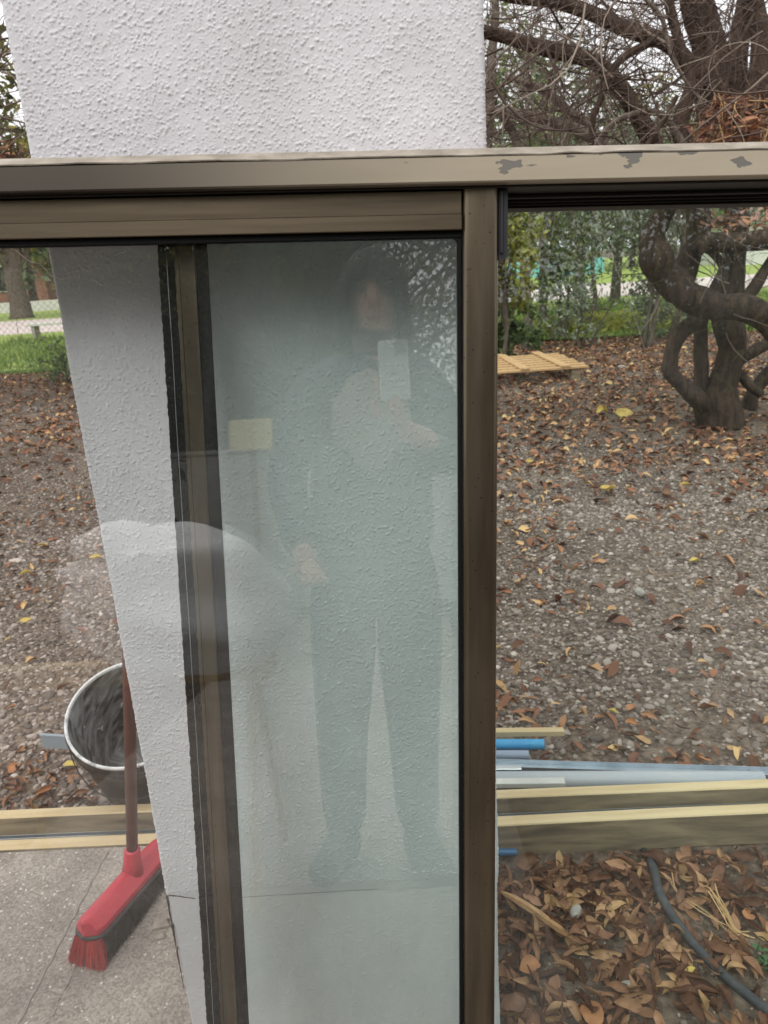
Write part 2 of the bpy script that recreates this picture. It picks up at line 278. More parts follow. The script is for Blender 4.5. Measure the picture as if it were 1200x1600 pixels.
class MB:
    def __init__(s): s.V = []; s.Q = []; s.T = []; s.n = 0
    def add(s, V, Q=None, T=None):
        V = np.asarray(V, float)
        if Q is not None and len(Q): s.Q.append(np.asarray(Q)+s.n)
        if T is not None and len(T): s.T.append(np.asarray(T)+s.n)
        s.V.append(V); s.n += len(V)
    def box(s, a, b, bev=0., ax=None, org=None):
        """box from a to b; optional bevel; ax/org map local->world"""
        a = np.minimum(a, b).astype(float) if True else a; 
        return s._box(np.array(a, float), np.array(b, float), bev, ax, org)
    def _box(s, a, b, bev, ax, org):
        lo = np.minimum(a, b); hi = np.maximum(a, b)
        if org is None: org = np.zeros(3)
        if ax is None: ax = np.eye(3)
        if bev <= 0:
            V = np.array([[x, y, z] for x in (lo[0], hi[0]) for y in (lo[1], hi[1]) for z in (lo[2], hi[2])])
            Q = [[0, 1, 3, 2], [4, 6, 7, 5], [0, 4, 5, 1], [2, 3, 7, 6], [0, 2, 6, 4], [1, 5, 7, 3]]
            s.add(V @ np.asarray(ax) + org, Q); return s
        bev = min(bev, .45*min(hi-lo)); V = []; idx = {}
        for i in (0, 1):
            for j in (0, 1):
                for k in (0, 1):
                    c = np.array([(lo, hi)[i][0], (lo, hi)[j][1], (lo, hi)[k][2]]); sg = np.array([1-2*i, 1-2*j, 1-2*k])
                    for d in range(3):
                        p = c + sg*bev; p[d] = c[d]; idx[(i, j, k, d)] = len(V); V.append(p)
        Q = []; T = []
        for d in range(3):
            for sd in (0, 1):
                o1, o2 = (d+1) % 3, (d+2) % 3; q = []
                for (a1, a2) in ((0, 0), (1, 0), (1, 1), (0, 1)):
                    k = [0, 0, 0]; k[d] = sd; k[o1] = a1; k[o2] = a2; q.append(idx[(*k, d)])
                Q.append(q if sd else q[::-1])
        for d in range(3):
            o1, o2 = (d+1) % 3, (d+2) % 3
            for a1 in (0, 1):
                for a2 in (0, 1):
                    k0 = [0, 0, 0]; k0[o1] = a1; k0[o2] = a2; k1 = list(k0); k1[d] = 1
                    q = [idx[(*k0, o1)], idx[(*k0, o2)], idx[(*k1, o2)], idx[(*k1, o1)]]
                    Q.append(q if (a1 == a2) else q[::-1])
        for i in (0, 1):
            for j in (0, 1):
                for k in (0, 1):
                    tt = [idx[(i, j, k, 0)], idx[(i, j, k, 1)], idx[(i, j, k, 2)]]
                    T.append(tt if (i+j+k) % 2 else tt[::-1])
        s.add(np.array(V) @ np.asarray(ax) + org, Q, T); return s
    def tube(s, P, r, n=8, cap=True, rough=0.):
        P = np.asarray(P, float); r = np.broadcast_to(np.asarray(r, float), (len(P),)).copy()
        T = np.gradient(P, axis=0); T /= np.linalg.norm(T, axis=1)[:, None]+1e-12
        ref = np.array([0, 0, 1.]) if abs(T[0][2]) < .9 else np.array([1., 0, 0])
        A = np.zeros_like(P); a = np.cross(T[0], ref); a /= np.linalg.norm(a)
        for i in range(len(P)):
            a = a - T[i]*np.dot(a, T[i]); a /= np.linalg.norm(a)+1e-12; A[i] = a
        B = np.cross(T, A); th = np.arange(n)*2*np.pi/n
        rr = r[:, None]*np.ones(n)
        if rough:
            rr = rr*(1+rough*.6*rng.normal(size=rr.shape))
            if n >= 10:
                uu = np.arange(len(P))[:, None]; ph = rng.uniform(0, 6.28, 4)
                rr = rr*(1+.05*np.sin(3*th[None]+ph[0]+uu*.12)+.035*np.sin(5*th[None]+ph[1]-uu*.09)+.025*np.sin(7*th[None]+ph[2]+uu*.21))
        V = P[:, None, :] + rr[..., None]*(np.cos(th)[None, :, None]*A[:, None, :] + np.sin(th)[None, :, None]*B[:, None, :])
        V = V.reshape(-1, 3); m = len(P)
        i = np.arange(m-1)[:, None]*n; j = np.arange(n)[None, :]; j2 = (j+1) % n
        Q = np.stack([i+j, i+j2, i+n+j2, i+n+j], -1).reshape(-1, 4)
        Tt = []
        if cap:
            V = np.vstack([V, P[0], P[-1]]); c0 = m*n; c1 = c0+1
            Tt = [[c0, (k+1) % n, k] for k in range(n)] + [[c1, (m-1)*n+k, (m-1)*n+(k+1) % n] for k in range(n)]
        s.add(V, Q, Tt); return s
    def lathe(s, prof, n=32, ax=None, org=None, arc=None):
        prof = np.asarray(prof, float); th = np.arange(n)*2*np.pi/n
        V = np.stack([prof[:, None, 0]*np.cos(th), prof[:, None, 0]*np.sin(th), prof[:, None, 1]*np.ones(n)], -1).reshape(-1, 3)
        m = len(prof); i = np.arange(m-1)[:, None]*n; j = np.arange(n)[None, :]; j2 = (j+1) % n
        Q = np.stack([i+j, i+j2, i+n+j2, i+n+j], -1).reshape(-1, 4)
        if ax is not None: V = V @ np.asarray(ax)
        if org is not None: V = V + org
        s.add(V, Q); return s
    def mesh(s, name):
        Fc = []
        if s.Q: Fc.append(np.vstack(s.Q))
        if s.T: Fc.append(np.vstack(s.T))
        return npmesh(name, np.vstack(s.V), Fc)
    def build(s, name, m=None, parent=None, smooth=False): return link(name, s.mesh(name), m, parent, smooth)
def spline(P, k=6):
    P = np.asarray(P, float); out = []; n = len(P)
    for i in range(n-1):
        p0 = P[max(i-1, 0)]; p1 = P[i]; p2 = P[i+1]; p3 = P[min(i+2, n-1)]
        for t in np.arange(k)/k:
            out.append(.5*((2*p1)+(-p0+p2)*t+(2*p0-5*p1+4*p2-p3)*t*t+(-p0+3*p1-3*p2+p3)*t**3))
    out.append(P[-1]); return np.array(out)
def vnoise(shape, cells, seed=0):
    g = np.random.default_rng(seed).random((cells[0]+2, cells[1]+2))
    y = np.linspace(0, cells[0], shape[0]); x = np.linspace(0, cells[1], shape[1])
    yi = y.astype(int); xi = x.astype(int); fy = y-yi; fx = x-xi; fy = fy*fy*(3-2*fy); fx = fx*fx*(3-2*fx)
    a = g[yi][:, xi]; b = g[yi][:, xi+1]; c = g[yi+1][:, xi]; d = g[yi+1][:, xi+1]
    return (a*(1-fx)+b*fx)*(1-fy)[:, None] + (c*(1-fx)+d*fx)*fy[:, None]

# ================================================================ GROUND
def gz(x, y):
    x = np.asarray(x, float); y = np.asarray(y, float)
    return .010*np.sin(x*2.1+1.3)*np.cos(y*1.7) + .006*np.sin(x*5.3+y*4.1) - .004 + .02*np.clip(y-3, 0, 4)/4*np.sin(x*.9+y*.7)
def axis(lo, hi, a, b, st, n):
    near = np.arange(a, b+st/2, st); t = np.linspace(0, 1, n)[1:]
    return np.concatenate([a-(a-lo)*(t**3)[::-1], near, b+(hi-b)*t**3])
xs = axis(-700, 700, -5, 6, .06, 30); ys = axis(-500, 900, .8, 12, .06, 30)
X, Y = np.meshgrid(xs, ys); Z = gz(X, Y)*np.exp(-np.clip(np.hypot(X, Y-4)-12, 0, None)/4.)
k = np.arange(len(ys)-1)[:, None]*len(xs); j = np.arange(len(xs)-1)[None, :]
Q = np.stack([k+j, k+j+1, k+j+len(xs)+1, k+j+len(xs)], -1).reshape(-1, 4)
tag(link('ground', npmesh('ground', np.stack([X, Y, Z], -1).reshape(-1, 3), Q), m_ground, smooth=True), kind='structure')
def sheet(name, pts, z, m):
    V = np.array([[p[0], p[1], z] for p in pts]); me = bpy.data.meshes.new(name); me.from_pydata([tuple(v) for v in V], [], [list(range(len(V)))])
    return tag(link(name, me, m), kind='structure')
def wavy(x0, x1, yl, yh, n=60, a=.35):
    t = np.linspace(x0, x1, n); lo = [(x, yl+a*math.sin(x*.7)+a*.5*math.sin(x*2.3)) for x in t]; hi = [(x, yh) for x in t[::-1]]
    return lo+hi
sheet('lawn', wavy(-90, 90, 12.6, 23), .030, m_lawn)
sheet('path', [(-120, 23), (120, 23), (120, 32), (-120, 32)], .034, m_path)
sheet('far_lawn', [(-200, 32), (200, 32), (200, 120), (-200, 120)], .038, m_lawn)
# slab: L-shaped, patio side and strip left of pillar
SZ = .075
def slab():
    b = MB()
    b.box((-1.25, -5.6, -.15), (.30, .80, SZ), .004)
    ya, yb_ = 1.494+.022*6, 1.494-.022*.06
    V = [(-6, .8, -.15), (.06, .8, -.15), (.06, yb_, -.15), (-6, ya, -.15), (-6, .8, SZ), (.06, .8, SZ), (.06, yb_, SZ), (-6, ya, SZ)]
    b.add(V, [[0, 3, 2, 1], [4, 5, 6, 7], [1, 2, 6, 5], [2, 3, 7, 6], [3, 0, 4, 7]])
    o = b.build('patio_slab', None)
    m = m_concrete; t = m.node_tree; l = t.links.new; p = t.nodes['Principled BSDF']
    base = p.inputs['Base Color'].links[0].from_socket
    g = N(t, 'ShaderNodeNewGeometry'); v = N(t, 'ShaderNodeTexVoronoi'); v.inputs['Scale'].default_value = 230; l(g.outputs['Position'], v.inputs[0])
    sp = N(t, 'ShaderNodeSeparateColor'); l(v.outputs['Color'], sp.inputs[0]); r = N(t, 'ShaderNodeMapRange'); r.inputs[1].default_value = .0; r.inputs[2].default_value = 1; r.inputs[3].default_value = .72; r.inputs[4].default_value = 1.3; l(sp.outputs[0], r.inputs[0])
    x = N(t, 'ShaderNodeMix', data_type='RGBA', blend_type='MULTIPLY'); x.inputs[0].default_value = 1; l(base, x.inputs[6]); l(r.outputs[0], x.inputs[7])
    # pale grit specks
    r2 = N(t, 'ShaderNodeMapRange'); r2.inputs[1].default_value = .975; r2.inputs[2].default_value = .985; l(sp.outputs[1], r2.inputs[0])
    x2 = N(t, 'ShaderNodeMix', data_type='RGBA'); l(r2.outputs[0], x2.inputs[0]); l(x.outputs[2], x2.inputs[6]); x2.inputs[7].default_value = (.55, .52, .48, 1)
    l(x2.outputs[2], p.inputs['Base Color'])
    o.data.materials.append(m); tag(o, kind='structure')
slab()
# control joint: a low trowelled ridge and groove across the slab
jp0 = ong(168, 1330, SZ); jp1 = ong(28, 1600, SZ); jd = nrm(jp1-jp0)
b = MB(); P = np.array([jp0+(jp1-jp0)*t for t in np.linspace(0, 1.35, 60)]); P[:, 2] = SZ-.0015; P[:, 0] += .0015*np.sin(np.arange(60)*1.1)
b.tube(P, .0045, 6, rough=.2); tag(b.build('slab_joint', mat('joint_mortar', (.23, .20, .178), .95, col2=(.30, .26, .235), scale=60, bump=.6)), kind='structure')
b = MB(); P2 = P.copy()[:45]; P2[:, 0] += .055; P2[:, 2] = SZ-.004; b.tube(P2, .0065, 6, rough=.25)
tag(b.build('slab_ridge', m_concrete), kind='structure')

# ================================================================ PILLAR
CX0, CX1, CY = -.389, .1475, .9935
PL = .40   # top of the base coat
def stucco_face(z0, z1, step, nb, hgt, recess, seed, name, m, parent, edge_noise=0.):
    g = np.random.default_rng(seed); rad = .006
    ret = .05
    arc = []
    for u in np.arange(0, ret-rad, step): arc.append((CX0, CY+ret-u, -1, 0))
    for a in np.linspace(0, np.pi/2, 7): arc.append((CX0+rad-rad*np.cos(a), CY+rad-rad*np.sin(a), -np.cos(a), -np.sin(a)))
    for u in np.arange(CX0+rad+step, CX1-rad, step): arc.append((u, CY, 0, -1))
    for a in np.linspace(0, np.pi/2, 7): arc.append((CX1-rad+rad*np.sin(a), CY+rad-rad*np.cos(a), np.sin(a), -np.cos(a)))
    for u in np.arange(rad+step, ret, step): arc.append((CX1, CY+u, 1, 0))
    arc = np.array(arc); zs = np.arange(z0, z1, step); nz, nx = len(zs), len(arc)
    Hh = np.zeros((nz, nx))
    def blobs(n, rlo, rhi, hlo, hhi):
        ci = g.integers(4, nz-5, n); cj = g.integers(4, nx-5, n); r1 = g.uniform(rlo, rhi, n)/step; r2 = r1*g.uniform(.65, 1.0, n); th = g.uniform(0, np.pi, n); h = g.uniform(hlo, hhi, n)
        fi = g.uniform(-.5, .5, n); fj = g.uniform(-.5, .5, n); c, s_ = np.cos(th), np.sin(th)
        for di in range(-3, 4):
            for dj in range(-3, 4):
                a = (di-fi)*c+(dj-fj)*s_; bq = -(di-fi)*s_+(dj-fj)*c
                q = 1-(a/r1)**2-(bq/r2)**2
                val = h*np.clip(q*1.6, 0, 1)**.8; np.maximum.at(Hh, (ci+di, cj+dj), val)
    blobs(nb, .0010, .0017, hgt*.5, hgt); blobs(nb//7, .0014, .0023, hgt*.8, hgt*1.25); blobs(int(nb*1.2), .0008, .0012, hgt*.25, hgt*.5)
    Hh += (vnoise((nz, nx), (nz//9, nx//9), seed)-.5)*.0003 + (vnoise((nz, nx), (nz//60+1, nx//60+1), seed+1)-.5)*.0022 + (vnoise((nz, nx), (max(2, nz//250), max(2, nx//200)), seed+2)-.5)*.003
    if edge_noise: kk = np.clip(np.arange(nz)/22., 0, 1)[:, None]; Hh = Hh*kk-.0008*(1-kk)
    Hh -= recess
    V = np.zeros((nz, nx, 3)); V[..., 0] = arc[None, :, 0]+arc[None, :, 2]*Hh; V[..., 1] = arc[None, :, 1]+arc[None, :, 3]*Hh; V[..., 2] = zs[:, None]
    if edge_noise:
        e = (vnoise((1, nx), (1, nx//10), seed+5)[0]-.5)*edge_noise; e2 = (vnoise((1, nx), (1, nx//50+1), seed+6)[0]-.5)*edge_noise*2
        V[0, :, 2] += e+e2; V[-1, :, 2] += 0
    i = np.arange(nz-1)[:, None]*nx; jj = np.arange(nx-1)[None, :]
    Qq = np.stack([i+jj, i+jj+1, i+jj+nx+1, i+jj+nx], -1).reshape(-1, 4)
    return link(name, npmesh(name, V.reshape(-1, 3), Qq), m, parent, smooth=True)
pil = empty('stucco_pillar', (-.12, 1.15, 0))
tag(pil, 'tall white pillar of knobbly stucco behind the bronze window frame', 'pillar')
def world_child(o, parent):
    o.parent = parent; o.matrix_parent_inverse = Matrix.Translation(parent.location).inverted(); return o
bpy.context.view_layer.update()
o = stucco_face(PL-.002, 1.80, .00105, 31000, .0010, 0, 3, 'stucco_face', m_stucco, None, .004); world_child(o, pil)
o = stucco_face(0.0, PL+.02, .0020, 3600, .0010, .0014, 9, 'plinth', m_plinth, None); world_child(o, pil); tag(o, 'greyer rougher render at the foot of the pillar')
b = MB(); b.box((CX0+.004, CY+.045, -.1), (CX1-.004, CY+.36, 1.798)); b.box((CX0, CY, 1.797), (CX1, CY+.37, 3.1), .006)
world_child(b.build('pillar_core', m_stuccob), pil)
# broken arris: cracks at the left foot of the pillar
b = MB(); g_ = np.random.default_rng(4)
for (px0, py0, px1, py1, r) in ((256, 1400, 262, 1480, .0016), (262, 1445, 275, 1480, .0022), (276, 1480, 281, 1545, .0014), (262, 1398, 305, 1404, .0013)):
    P = np.array([ony(px0+(px1-px0)*t+g_.normal()*1.2, py0+(py1-py0)*t, CY-.0005) for t in np.linspace(0, 1, 12)]); P[:, 0] = np.clip(P[:, 0], CX0+.001, 9)
    b.tube(P, r*np.linspace(1, .4, 12), 5, rough=.3)
world_child(b.build('crack', mat('crack_dark', (.05, .042, .035), .95)), pil)
b = MB()
for (px, py, s) in ((238, 1455, .022), (252, 1440, .016), (243, 1470, .012), (262, 1430, .010)):
    p = ong(px, py, SZ); V = np.array([[0, 0, 0], [1.6, .2, .1], [1.2, .8, .5], [.1, .6, .3]])*s; V = np.vstack([V, V+[0, 0, -s*.25]])
    b.add(V+p+[0, 0, s*.26], [[0, 1, 2, 3], [7, 6, 5, 4], [0, 4, 5, 1], [1, 5, 6, 2], [2, 6, 7, 3], [3, 7, 4, 0]])
tag(b.build('render_flakes', mat('crumbled_render', (.34, .29, .25), .95, col2=(.22, .18, .155), scale=50)), 'broken flakes of render lying at the foot of the pillar beside the broom', 'debris', kind='stuff')

# ================================================================ WINDOW UNIT (local: x=right, y=into the unit, z=up)
win = empty('sliding_window')
WM = Matrix([[WU[i], -WN[i], WW[i], WO[i]] for i in range(3)] + [[0, 0, 0, 1]]); win.matrix_world = WM
tag(win, 'bronze aluminium sliding window unit leaning against the white pillar', 'window')
UL, UR, WT, WB = -.98, .88, .241, -1.125
def wpart(name, boxes, m, parent, bev=.0012, smooth=False):
    b = MB()
    for (u0, u1, w0, w1, n0, n1) in boxes: b.box((u0, -n1, w0), (u1, -n0, w1), bev)
    return b.build(name, m, parent, smooth)
# outer frame (n positive = towards the viewer)
wpart('frame_head', [(UL, UR, .2065, .2330, .016, .030), (UL, UR, .2335, .2400, -.080, .0265), (UL, UR, .216, .2333, -.080, .0158)], m_head, win, .0016)
hb = MB()
t_ = np.linspace(UL+.001, UR-.001, 260); prof_w = .2335+.0016*np.array(vnoise((1, 260), (1, 70), 31)[0]-.5)
Vv = []; 
for u, pw in zip(t_, prof_w):
    for (n, ww) in ((.0305, pw-.0012), (.0312, pw), (.0290, pw+.003), (.0262, .2408), (.0, .2410)):
        Vv.append((u, -n, ww))
Vv = np.array(Vv); i = np.arange(259)[:, None]*5; jj = np.arange(4)[None, :]
hb.add(Vv, np.stack([i+jj, i+5+jj, i+5+jj+1, i+jj+1], -1).reshape(-1, 4))
hs_ = hb.build('sealant_strip', m_sealant, win); tag(hs_, 'chipped strip of old sealant along the top edge')
wpart('head_track', [(UL, UR, .2045, .2160, -.078, .0155), (UL, UR, .2005, .2044, -.022, -.016), (UL, UR, .1985, .2044, -.078, -.060)], m_channel, win, .0008)
wpart('frame_jamb', [(UL-.04, UL-.001, WB, .240, -.08, .026)], m_bronze, win)
wpart('frame_jamb', [(UR+.001, UR+.04, WB, .240, -.08, .026)], m_bronze, win)
wpart('frame_sill', [(UL, UR, WB, WB+.04, -.08, .026), (UL, UR, WB+.041, WB+.055, -.022, -.016)], m_bronze_h, win)
def sash(name, label, u0, u1, n, glassm, wt, wb, st_l, st_r, rail_t, ridge=True):
    s = empty(name); s.parent = win; tag(s, label)
    # rails
    yb = n-.026
    rt = [(u0+st_l, u1-st_r-.0005, wt-rail_t+.015, wt, yb, n+.012), (u0+st_l, u1-st_r-.0005, wt-rail_t, wt-rail_t+.0148, yb, n+.0105)]
    wpart('top_rail', rt, m_bronze_h, s, .0009)
    wpart('bottom_rail', [(u0+st_l, u1-st_r-.0005, wb, wb+.07, yb, n+.012)], m_bronze_h, s)
    return s
# ---- front sash
FW_T, FW_B = .2035, -1.07
fs = empty('front_sash'); fs.parent = win; tag(fs, 'front sliding sash on the left with a wide top rail')
wpart('top_rail', [(UL+.03, .0795, .1635, FW_T, -.012, .0120), (UL+.03, .0795, .1630, .1795, .0122, .0145)], m_bronze_h, fs, .0009)
wpart('bottom_rail', [(UL+.03, .0795, FW_B, FW_B+.075, -.012, .0125)], m_bronze_h, fs)
# right stile: rounded bar profile
def stile(u0, u1, w0, w1, n0, n1, round_, m, parent, name='stile', groove=None):
    b = MB(); prof = []
    k = 6
    for a in np.linspace(np.pi, np.pi/2, k): prof.append((u0+round_+round_*np.cos(a), n1-round_+round_*np.sin(a)))
    if groove:
        g0, g1, gd = groove; prof += [(g0, n1), (g0+.0004, n1-gd), (g1-.0004, n1-gd), (g1, n1)]
    for a in np.linspace(np.pi/2, 0, k): prof.append((u1-round_+round_*np.cos(a), n1-round_+round_*np.sin(a)))
    prof += [(u1, n0), (u0, n0)]
    prof = np.array(prof); n_ = len(prof); zz = np.linspace(w0, w1, 2)
    V = np.array([[p[0], -p[1], z] for z in zz for p in prof]); j = np.arange(n_); j2 = (j+1) % n_
    Q = np.stack([j, j2, n_+j2, n_+j], -1); b.add(V, Q)
    c = V[:n_].mean(0); c2 = V[n_:].mean(0); b.add(np.vstack([V[:n_], c]), None, [[n_, (q+1) % n_, q] for q in range(n_)]); b.add(np.vstack([V[n_:], c2]), None, [[n_, q, (q+1) % n_] for q in range(n_)])
    o = b.build(name, m, parent, True)
    try: o.data.set_sharp_from_angle(angle=R_(40))
    except Exception: pass
    return o
stile(.0800, .1188, FW_B, FW_T+.0012, -.013, .0145, .007, m_bronze, fs)
stile(UL+.001, UL+.0295, FW_B, FW_T, -.013, .0125, .002, m_bronze, fs)
wpart('pane', [(UL+.03, .0785, FW_B+.076, .1630, -.004, .000)], m_gl_front, fs, 0)
# black glazing gasket ring, front
g0 = .0040
wpart('gasket', [(UL+.03, .0795, .1560, .1633, .0003, .0085), (.0748, .0795, FW_B+.076, .1555, .0003, .0085), (UL+.03, .0745, FW_B+.0755, FW_B+.082, .0003, .0085)], m_gasket, fs, .0008)
# rounded inner corner of the gasket
b = MB(); cc = []
for a in np.linspace(0, np.pi/2, 7): cc.append((.0748-.006+.006*math.cos(a), .156-.006+.006*math.sin(a)))
cc.append((.0748, .156)); n_ = len(cc); V = [(u, -.0003, w_) for u, w_ in cc]+[(u, -.0080, w_) for u, w_ in cc]
b.add(V, [[q, (q+1) % n_, n_+(q+1) % n_, n_+q] for q in range(n_)], [[n_-1, q, q+1] for q in range(n_-2)]+[[2*n_-1, n_+q+1, n_+q] for q in range(n_-2)]); b.build('gasket_corner', m_gasket, fs)
# pull handle / lock keeper on the meeting edge
b = MB(); prof = []
for (u, w_) in ((.1192, .2035), (.1285, .2035), (.1285, .1420), (.1280, .1370), (.1262, .1335), (.1235, .1322), (.1192, .1322)): prof.append((u, w_))
n_ = len(prof); V = [(u, .020, w_) for u, w_ in prof]+[(u, -.0095, w_) for u, w_ in prof]
b.add(V, [[q, (q+1) % n_, n_+(q+1) % n_, n_+q] for q in range(n_)], [[0, q+1, q] for q in range(1, n_-1)]+[[n_, n_+q, n_+q+1] for q in range(1, n_-1)])
b.box((.1200, -.0125, .138), (.1240, -.0096, .2030), .001)
hd = b.build('pull_handle', m_nylon, fs); tag(hd, 'short black nylon strip on the edge of the stile')
# ---- rear sash
rs = empty('rear_sash'); rs.parent = win; tag(rs, 'rear sliding sash on the right with a green tinted pane')
wpart('top_rail', [(-.248, UR-.03, .1995, .2035, -.058, -.034), (-.248, UR-.03, .1972, .1992, -.058, -.037)], m_channel, rs, .0009)
wpart('bottom_rail', [(-.248, UR-.03, FW_B, FW_B+.075, -.058, -.034)], m_bronze_h, rs)
stile(-.2490, -.2190, FW_B, .2030, -.060, -.033, .002, m_bronze, rs, 'stile', (-.2375, -.2360, .0014))
stile(UR-.0295, UR-.001, FW_B, .2030, -.060, -.033, .002, m_bronze, rs)
wpart('pane', [(-.2185, UR-.03, FW_B+.076, .1970, -.046, -.042)], m_gl_rear, rs, 0)
wpart('gasket', [(-.2189, -.2055, FW_B+.076, .1970, -.0418, -.036), (-.2050, UR-.03, .1950, .1970, -.0418, -.038)], m_gasket, rs, .0008)
# ragged black seal on the left of the rear stile
zz = np.linspace(FW_B, .1725, 900); g_ = np.random.default_rng(2)
e1 = -.2605 + .0006*(vnoise((1, 900), (1, 440), 2)[0]-.5)*2; e2 = -.2425 + .0006*(vnoise((1, 900), (1, 300), 3)[0]-.5)*2 + .004*np.clip((zz+.2)/-.5, -.3, 1)*0
V = []; 
for z, a, c in zip(zz, e1, e2): V += [(a, .0335, z), (a+.001, .0325, z), (c, .0322, z), (c+.0006, .0332, z)]
i = np.arange(899)[:, None]*4; jj = np.arange(3)[None, :]; b = MB(); b.add(V, np.stack([i+jj, i+jj+1, i+4+jj+1, i+4+jj], -1).reshape(-1, 4)); b.box((-.259, .0336, FW_B), (-.2492, .058, .1725))
b.build('brush_seal', m_seal, rs)
b = MB(); P = np.array([(-.2505+.0003*math.sin(z*9)+.0002*math.sin(z*40), .0318, z) for z in np.linspace(FW_B, .172, 120)]); b.tube(P, .00042, 5); b.build('seal_thread', m_alu, rs)

# shim under the raised left corner of the window
pc = WO + WU*(UL+.05) + WW*WB - WN*.03
b = MB(); b.box((pc[0]-.12, pc[1]-.05, SZ), (pc[0]+.12, pc[1]+.05, max(SZ+.02, pc[2]-.012)), .003)
tag(b.build('wooden_block', m_pine), 'pale wooden block propping the left foot of the window frame', 'block')

pc = WO + WU*(UR-.05) + WW*WB - WN*.03
b = MB(); b.box((pc[0]-.10, pc[1]-.06, -.02), (pc[0]+.10, pc[1]+.06, max(.02, pc[2]-.012)), .003)
tag(b.build('wooden_block', m_pineweath), 'dark wooden block under the right foot of the window frame', 'block')
# ================================================================ TIMBER, PIPES, HOSE
def plank(name, x0, x1, y0, th, z0, z1, yaw, label, weather=False, group=None, m=None, seed=1):
    n = 60; xx = np.linspace(x0, x1, n); g = np.random.default_rng(seed)
    wob = (vnoise((1, n), (1, 9), seed)[0]-.5)*.004; wz = (vnoise((1, n), (1, 6), seed+1)[0]-.5)*.003
    e = MB(); V = []
    for x, a, c in zip(xx, wob, wz):
        yc = y0+yaw*x+a
        bv = .0025
        for (dy, z) in ((0, z0), (0, z1-bv+c), (bv, z1+c), (th-bv, z1+c), (th, z1-bv+c), (th, z0)): V.append((x, yc+dy, z))
    V = np.array(V); i = np.arange(n-1)[:, None]*6; jj = np.arange(6)[None, :]; j2 = (jj+1) % 6
    e.add(V, np.stack([i+jj, i+6+jj, i+6+j2, i+j2], -1).reshape(-1, 4)); e.add(V[:6], None, [[0, 1, 2], [0, 2, 3], [0, 3, 4], [0, 4, 5]]); e.add(V[-6:], None, [[0, 2, 1], [0, 3, 2], [0, 4, 3], [0, 5, 4]])
    me = e.mesh(name); me.materials.append(m or m_pine); me.polygons.foreach_set('use_smooth', np.zeros(len(me.polygons), bool))
    if weather:
        me.materials.append(m_pineweath)
        nrmz = [abs(p.normal.y) > .8 for p in me.polygons]
        me.polygons.foreach_set('material_index', [1 if q else 0 for q in nrmz])
    o = bpy.data.objects.new(name, me); COL.objects.link(o); tag(o, label, 'plank', group); return o
plank('timber_plank', -1.9, 1.9, 1.497, .034, -.005, .082, -.022, 'long pine plank on edge nearest the patio, with a stained brown front face', True, seed=5)
plank('timber_plank', -1.9, 1.9, 1.590, .032, -.005, .088, -.035, 'long pine plank on edge behind the front one, with a clean pale top', True, seed=8)
b = MB(); b.box((-1.88, -.012, .005), (1.88, .012, .009)); b.box((-1.88, -.012, .0092), (1.88, -.010, .066)); b.box((-1.88, .010, .0092), (1.88, .012, .058))
o = b.build('aluminium_channel', m_alu); o.location = (0, 1.556, 0); o.rotation_euler = (0, 0, -.028); tag(o, 'thin shiny aluminium channel lying between the two pine planks', 'channel')

def pipe(name, P, r, label, m, inner=True, cat='pipe', n=24):
    P = np.asarray(P, float); b = MB(); d = nrm(P[-1]-P[0]); b.tube(spline(P, 4) if len(P) > 2 else P, r, n, cap=False); 
    b.tube((spline(P, 4) if len(P) > 2 else P), r*.88, n, cap=False)
    for e, s in ((P[0], 1), (P[-1], 1)):
        th = np.arange(n)*2*np.pi/n; a = nrm(np.cross(d, [0, 0, 1.])); c = np.cross(d, a)
        V = np.array([e+a*rr*math.cos(t)+c*rr*math.sin(t) for rr in (r*.88, r) for t in th]); jx = np.arange(n); b.add(V, np.stack([jx, (jx+1) % n, n+(jx+1) % n, n+jx], -1))
    o = b.build(name, m, None, True)
    try: o.data.set_sharp_from_angle(angle=R_(40))
    except Exception: pass
    return tag(o, label, cat)
def gp(px, py, z): return ong(px, py, z)
# grey pvc pipe: centre line
r = .0225; a = gp(782, 1219, .072); c = gp(1192, 1219, .066)
pipe('pvc_pipe', [a+(a-c)*.5, a, (a+c)/2+[0, 0, .001], c], r, 'thick grey plastic pipe lying along the back plank', m_pvc)
a = gp(781, 1163, .05); c = gp(850, 1163, .05); pipe('blue_pipe', [a+(a-c)*2.6, a, c], .0145, 'short bright blue plastic pipe end behind the grey pipe', m_blue)
a = gp(781, 1180, .04); c = gp(826, 1180, .04); pipe('blue_grey_pipe', [a+(a-c)*4.5, a, c], .0135, 'blue grey pipe end between the bright blue pipe and the steel channel', m_pvcd)
a = gp(770, 1332, .012); c = gp(807, 1331, .012); pipe('blue_pipe', [a+(a-c)*2.5, a, c], .008, 'thin darker blue pipe end on the leaves in front of the planks', mat('blue_pvc_dark', (.02, .14, .32), .4))
def bar(name, p0, p1, wy, wz, label, m, cat, bev=.001, lip=False):
    p0 = np.array(p0); p1 = np.array(p1); d = p1-p0; Ln = np.linalg.norm(d); ax0 = d/Ln; ax1 = nrm(np.cross([0, 0, 1.], ax0)); ax2 = np.cross(ax0, ax1)
    b = MB(); A = np.array([ax0, ax1, ax2]); b.box((0, -wy/2, 0), (Ln, wy/2, wz), bev, A, p0)
    if lip:
        b.box((.0005, -wy/2, wz+.0003), (Ln-.0005, -wy/2+.0015, wz+.012), 0, A, p0); b.box((.0005, wy/2-.0015, wz+.0003), (Ln-.0005, wy/2, wz+.012), 0, A, p0)
    return tag(b.build(name, m), label, cat)
a = gp(781, 1148, .055); c = gp(881, 1147, .055); bar('timber_offcut', a+(a-c)*1.6, c, .022, .016, 'pale pine offcut furthest back on the pile beside the planks', m_pine, 'timber')
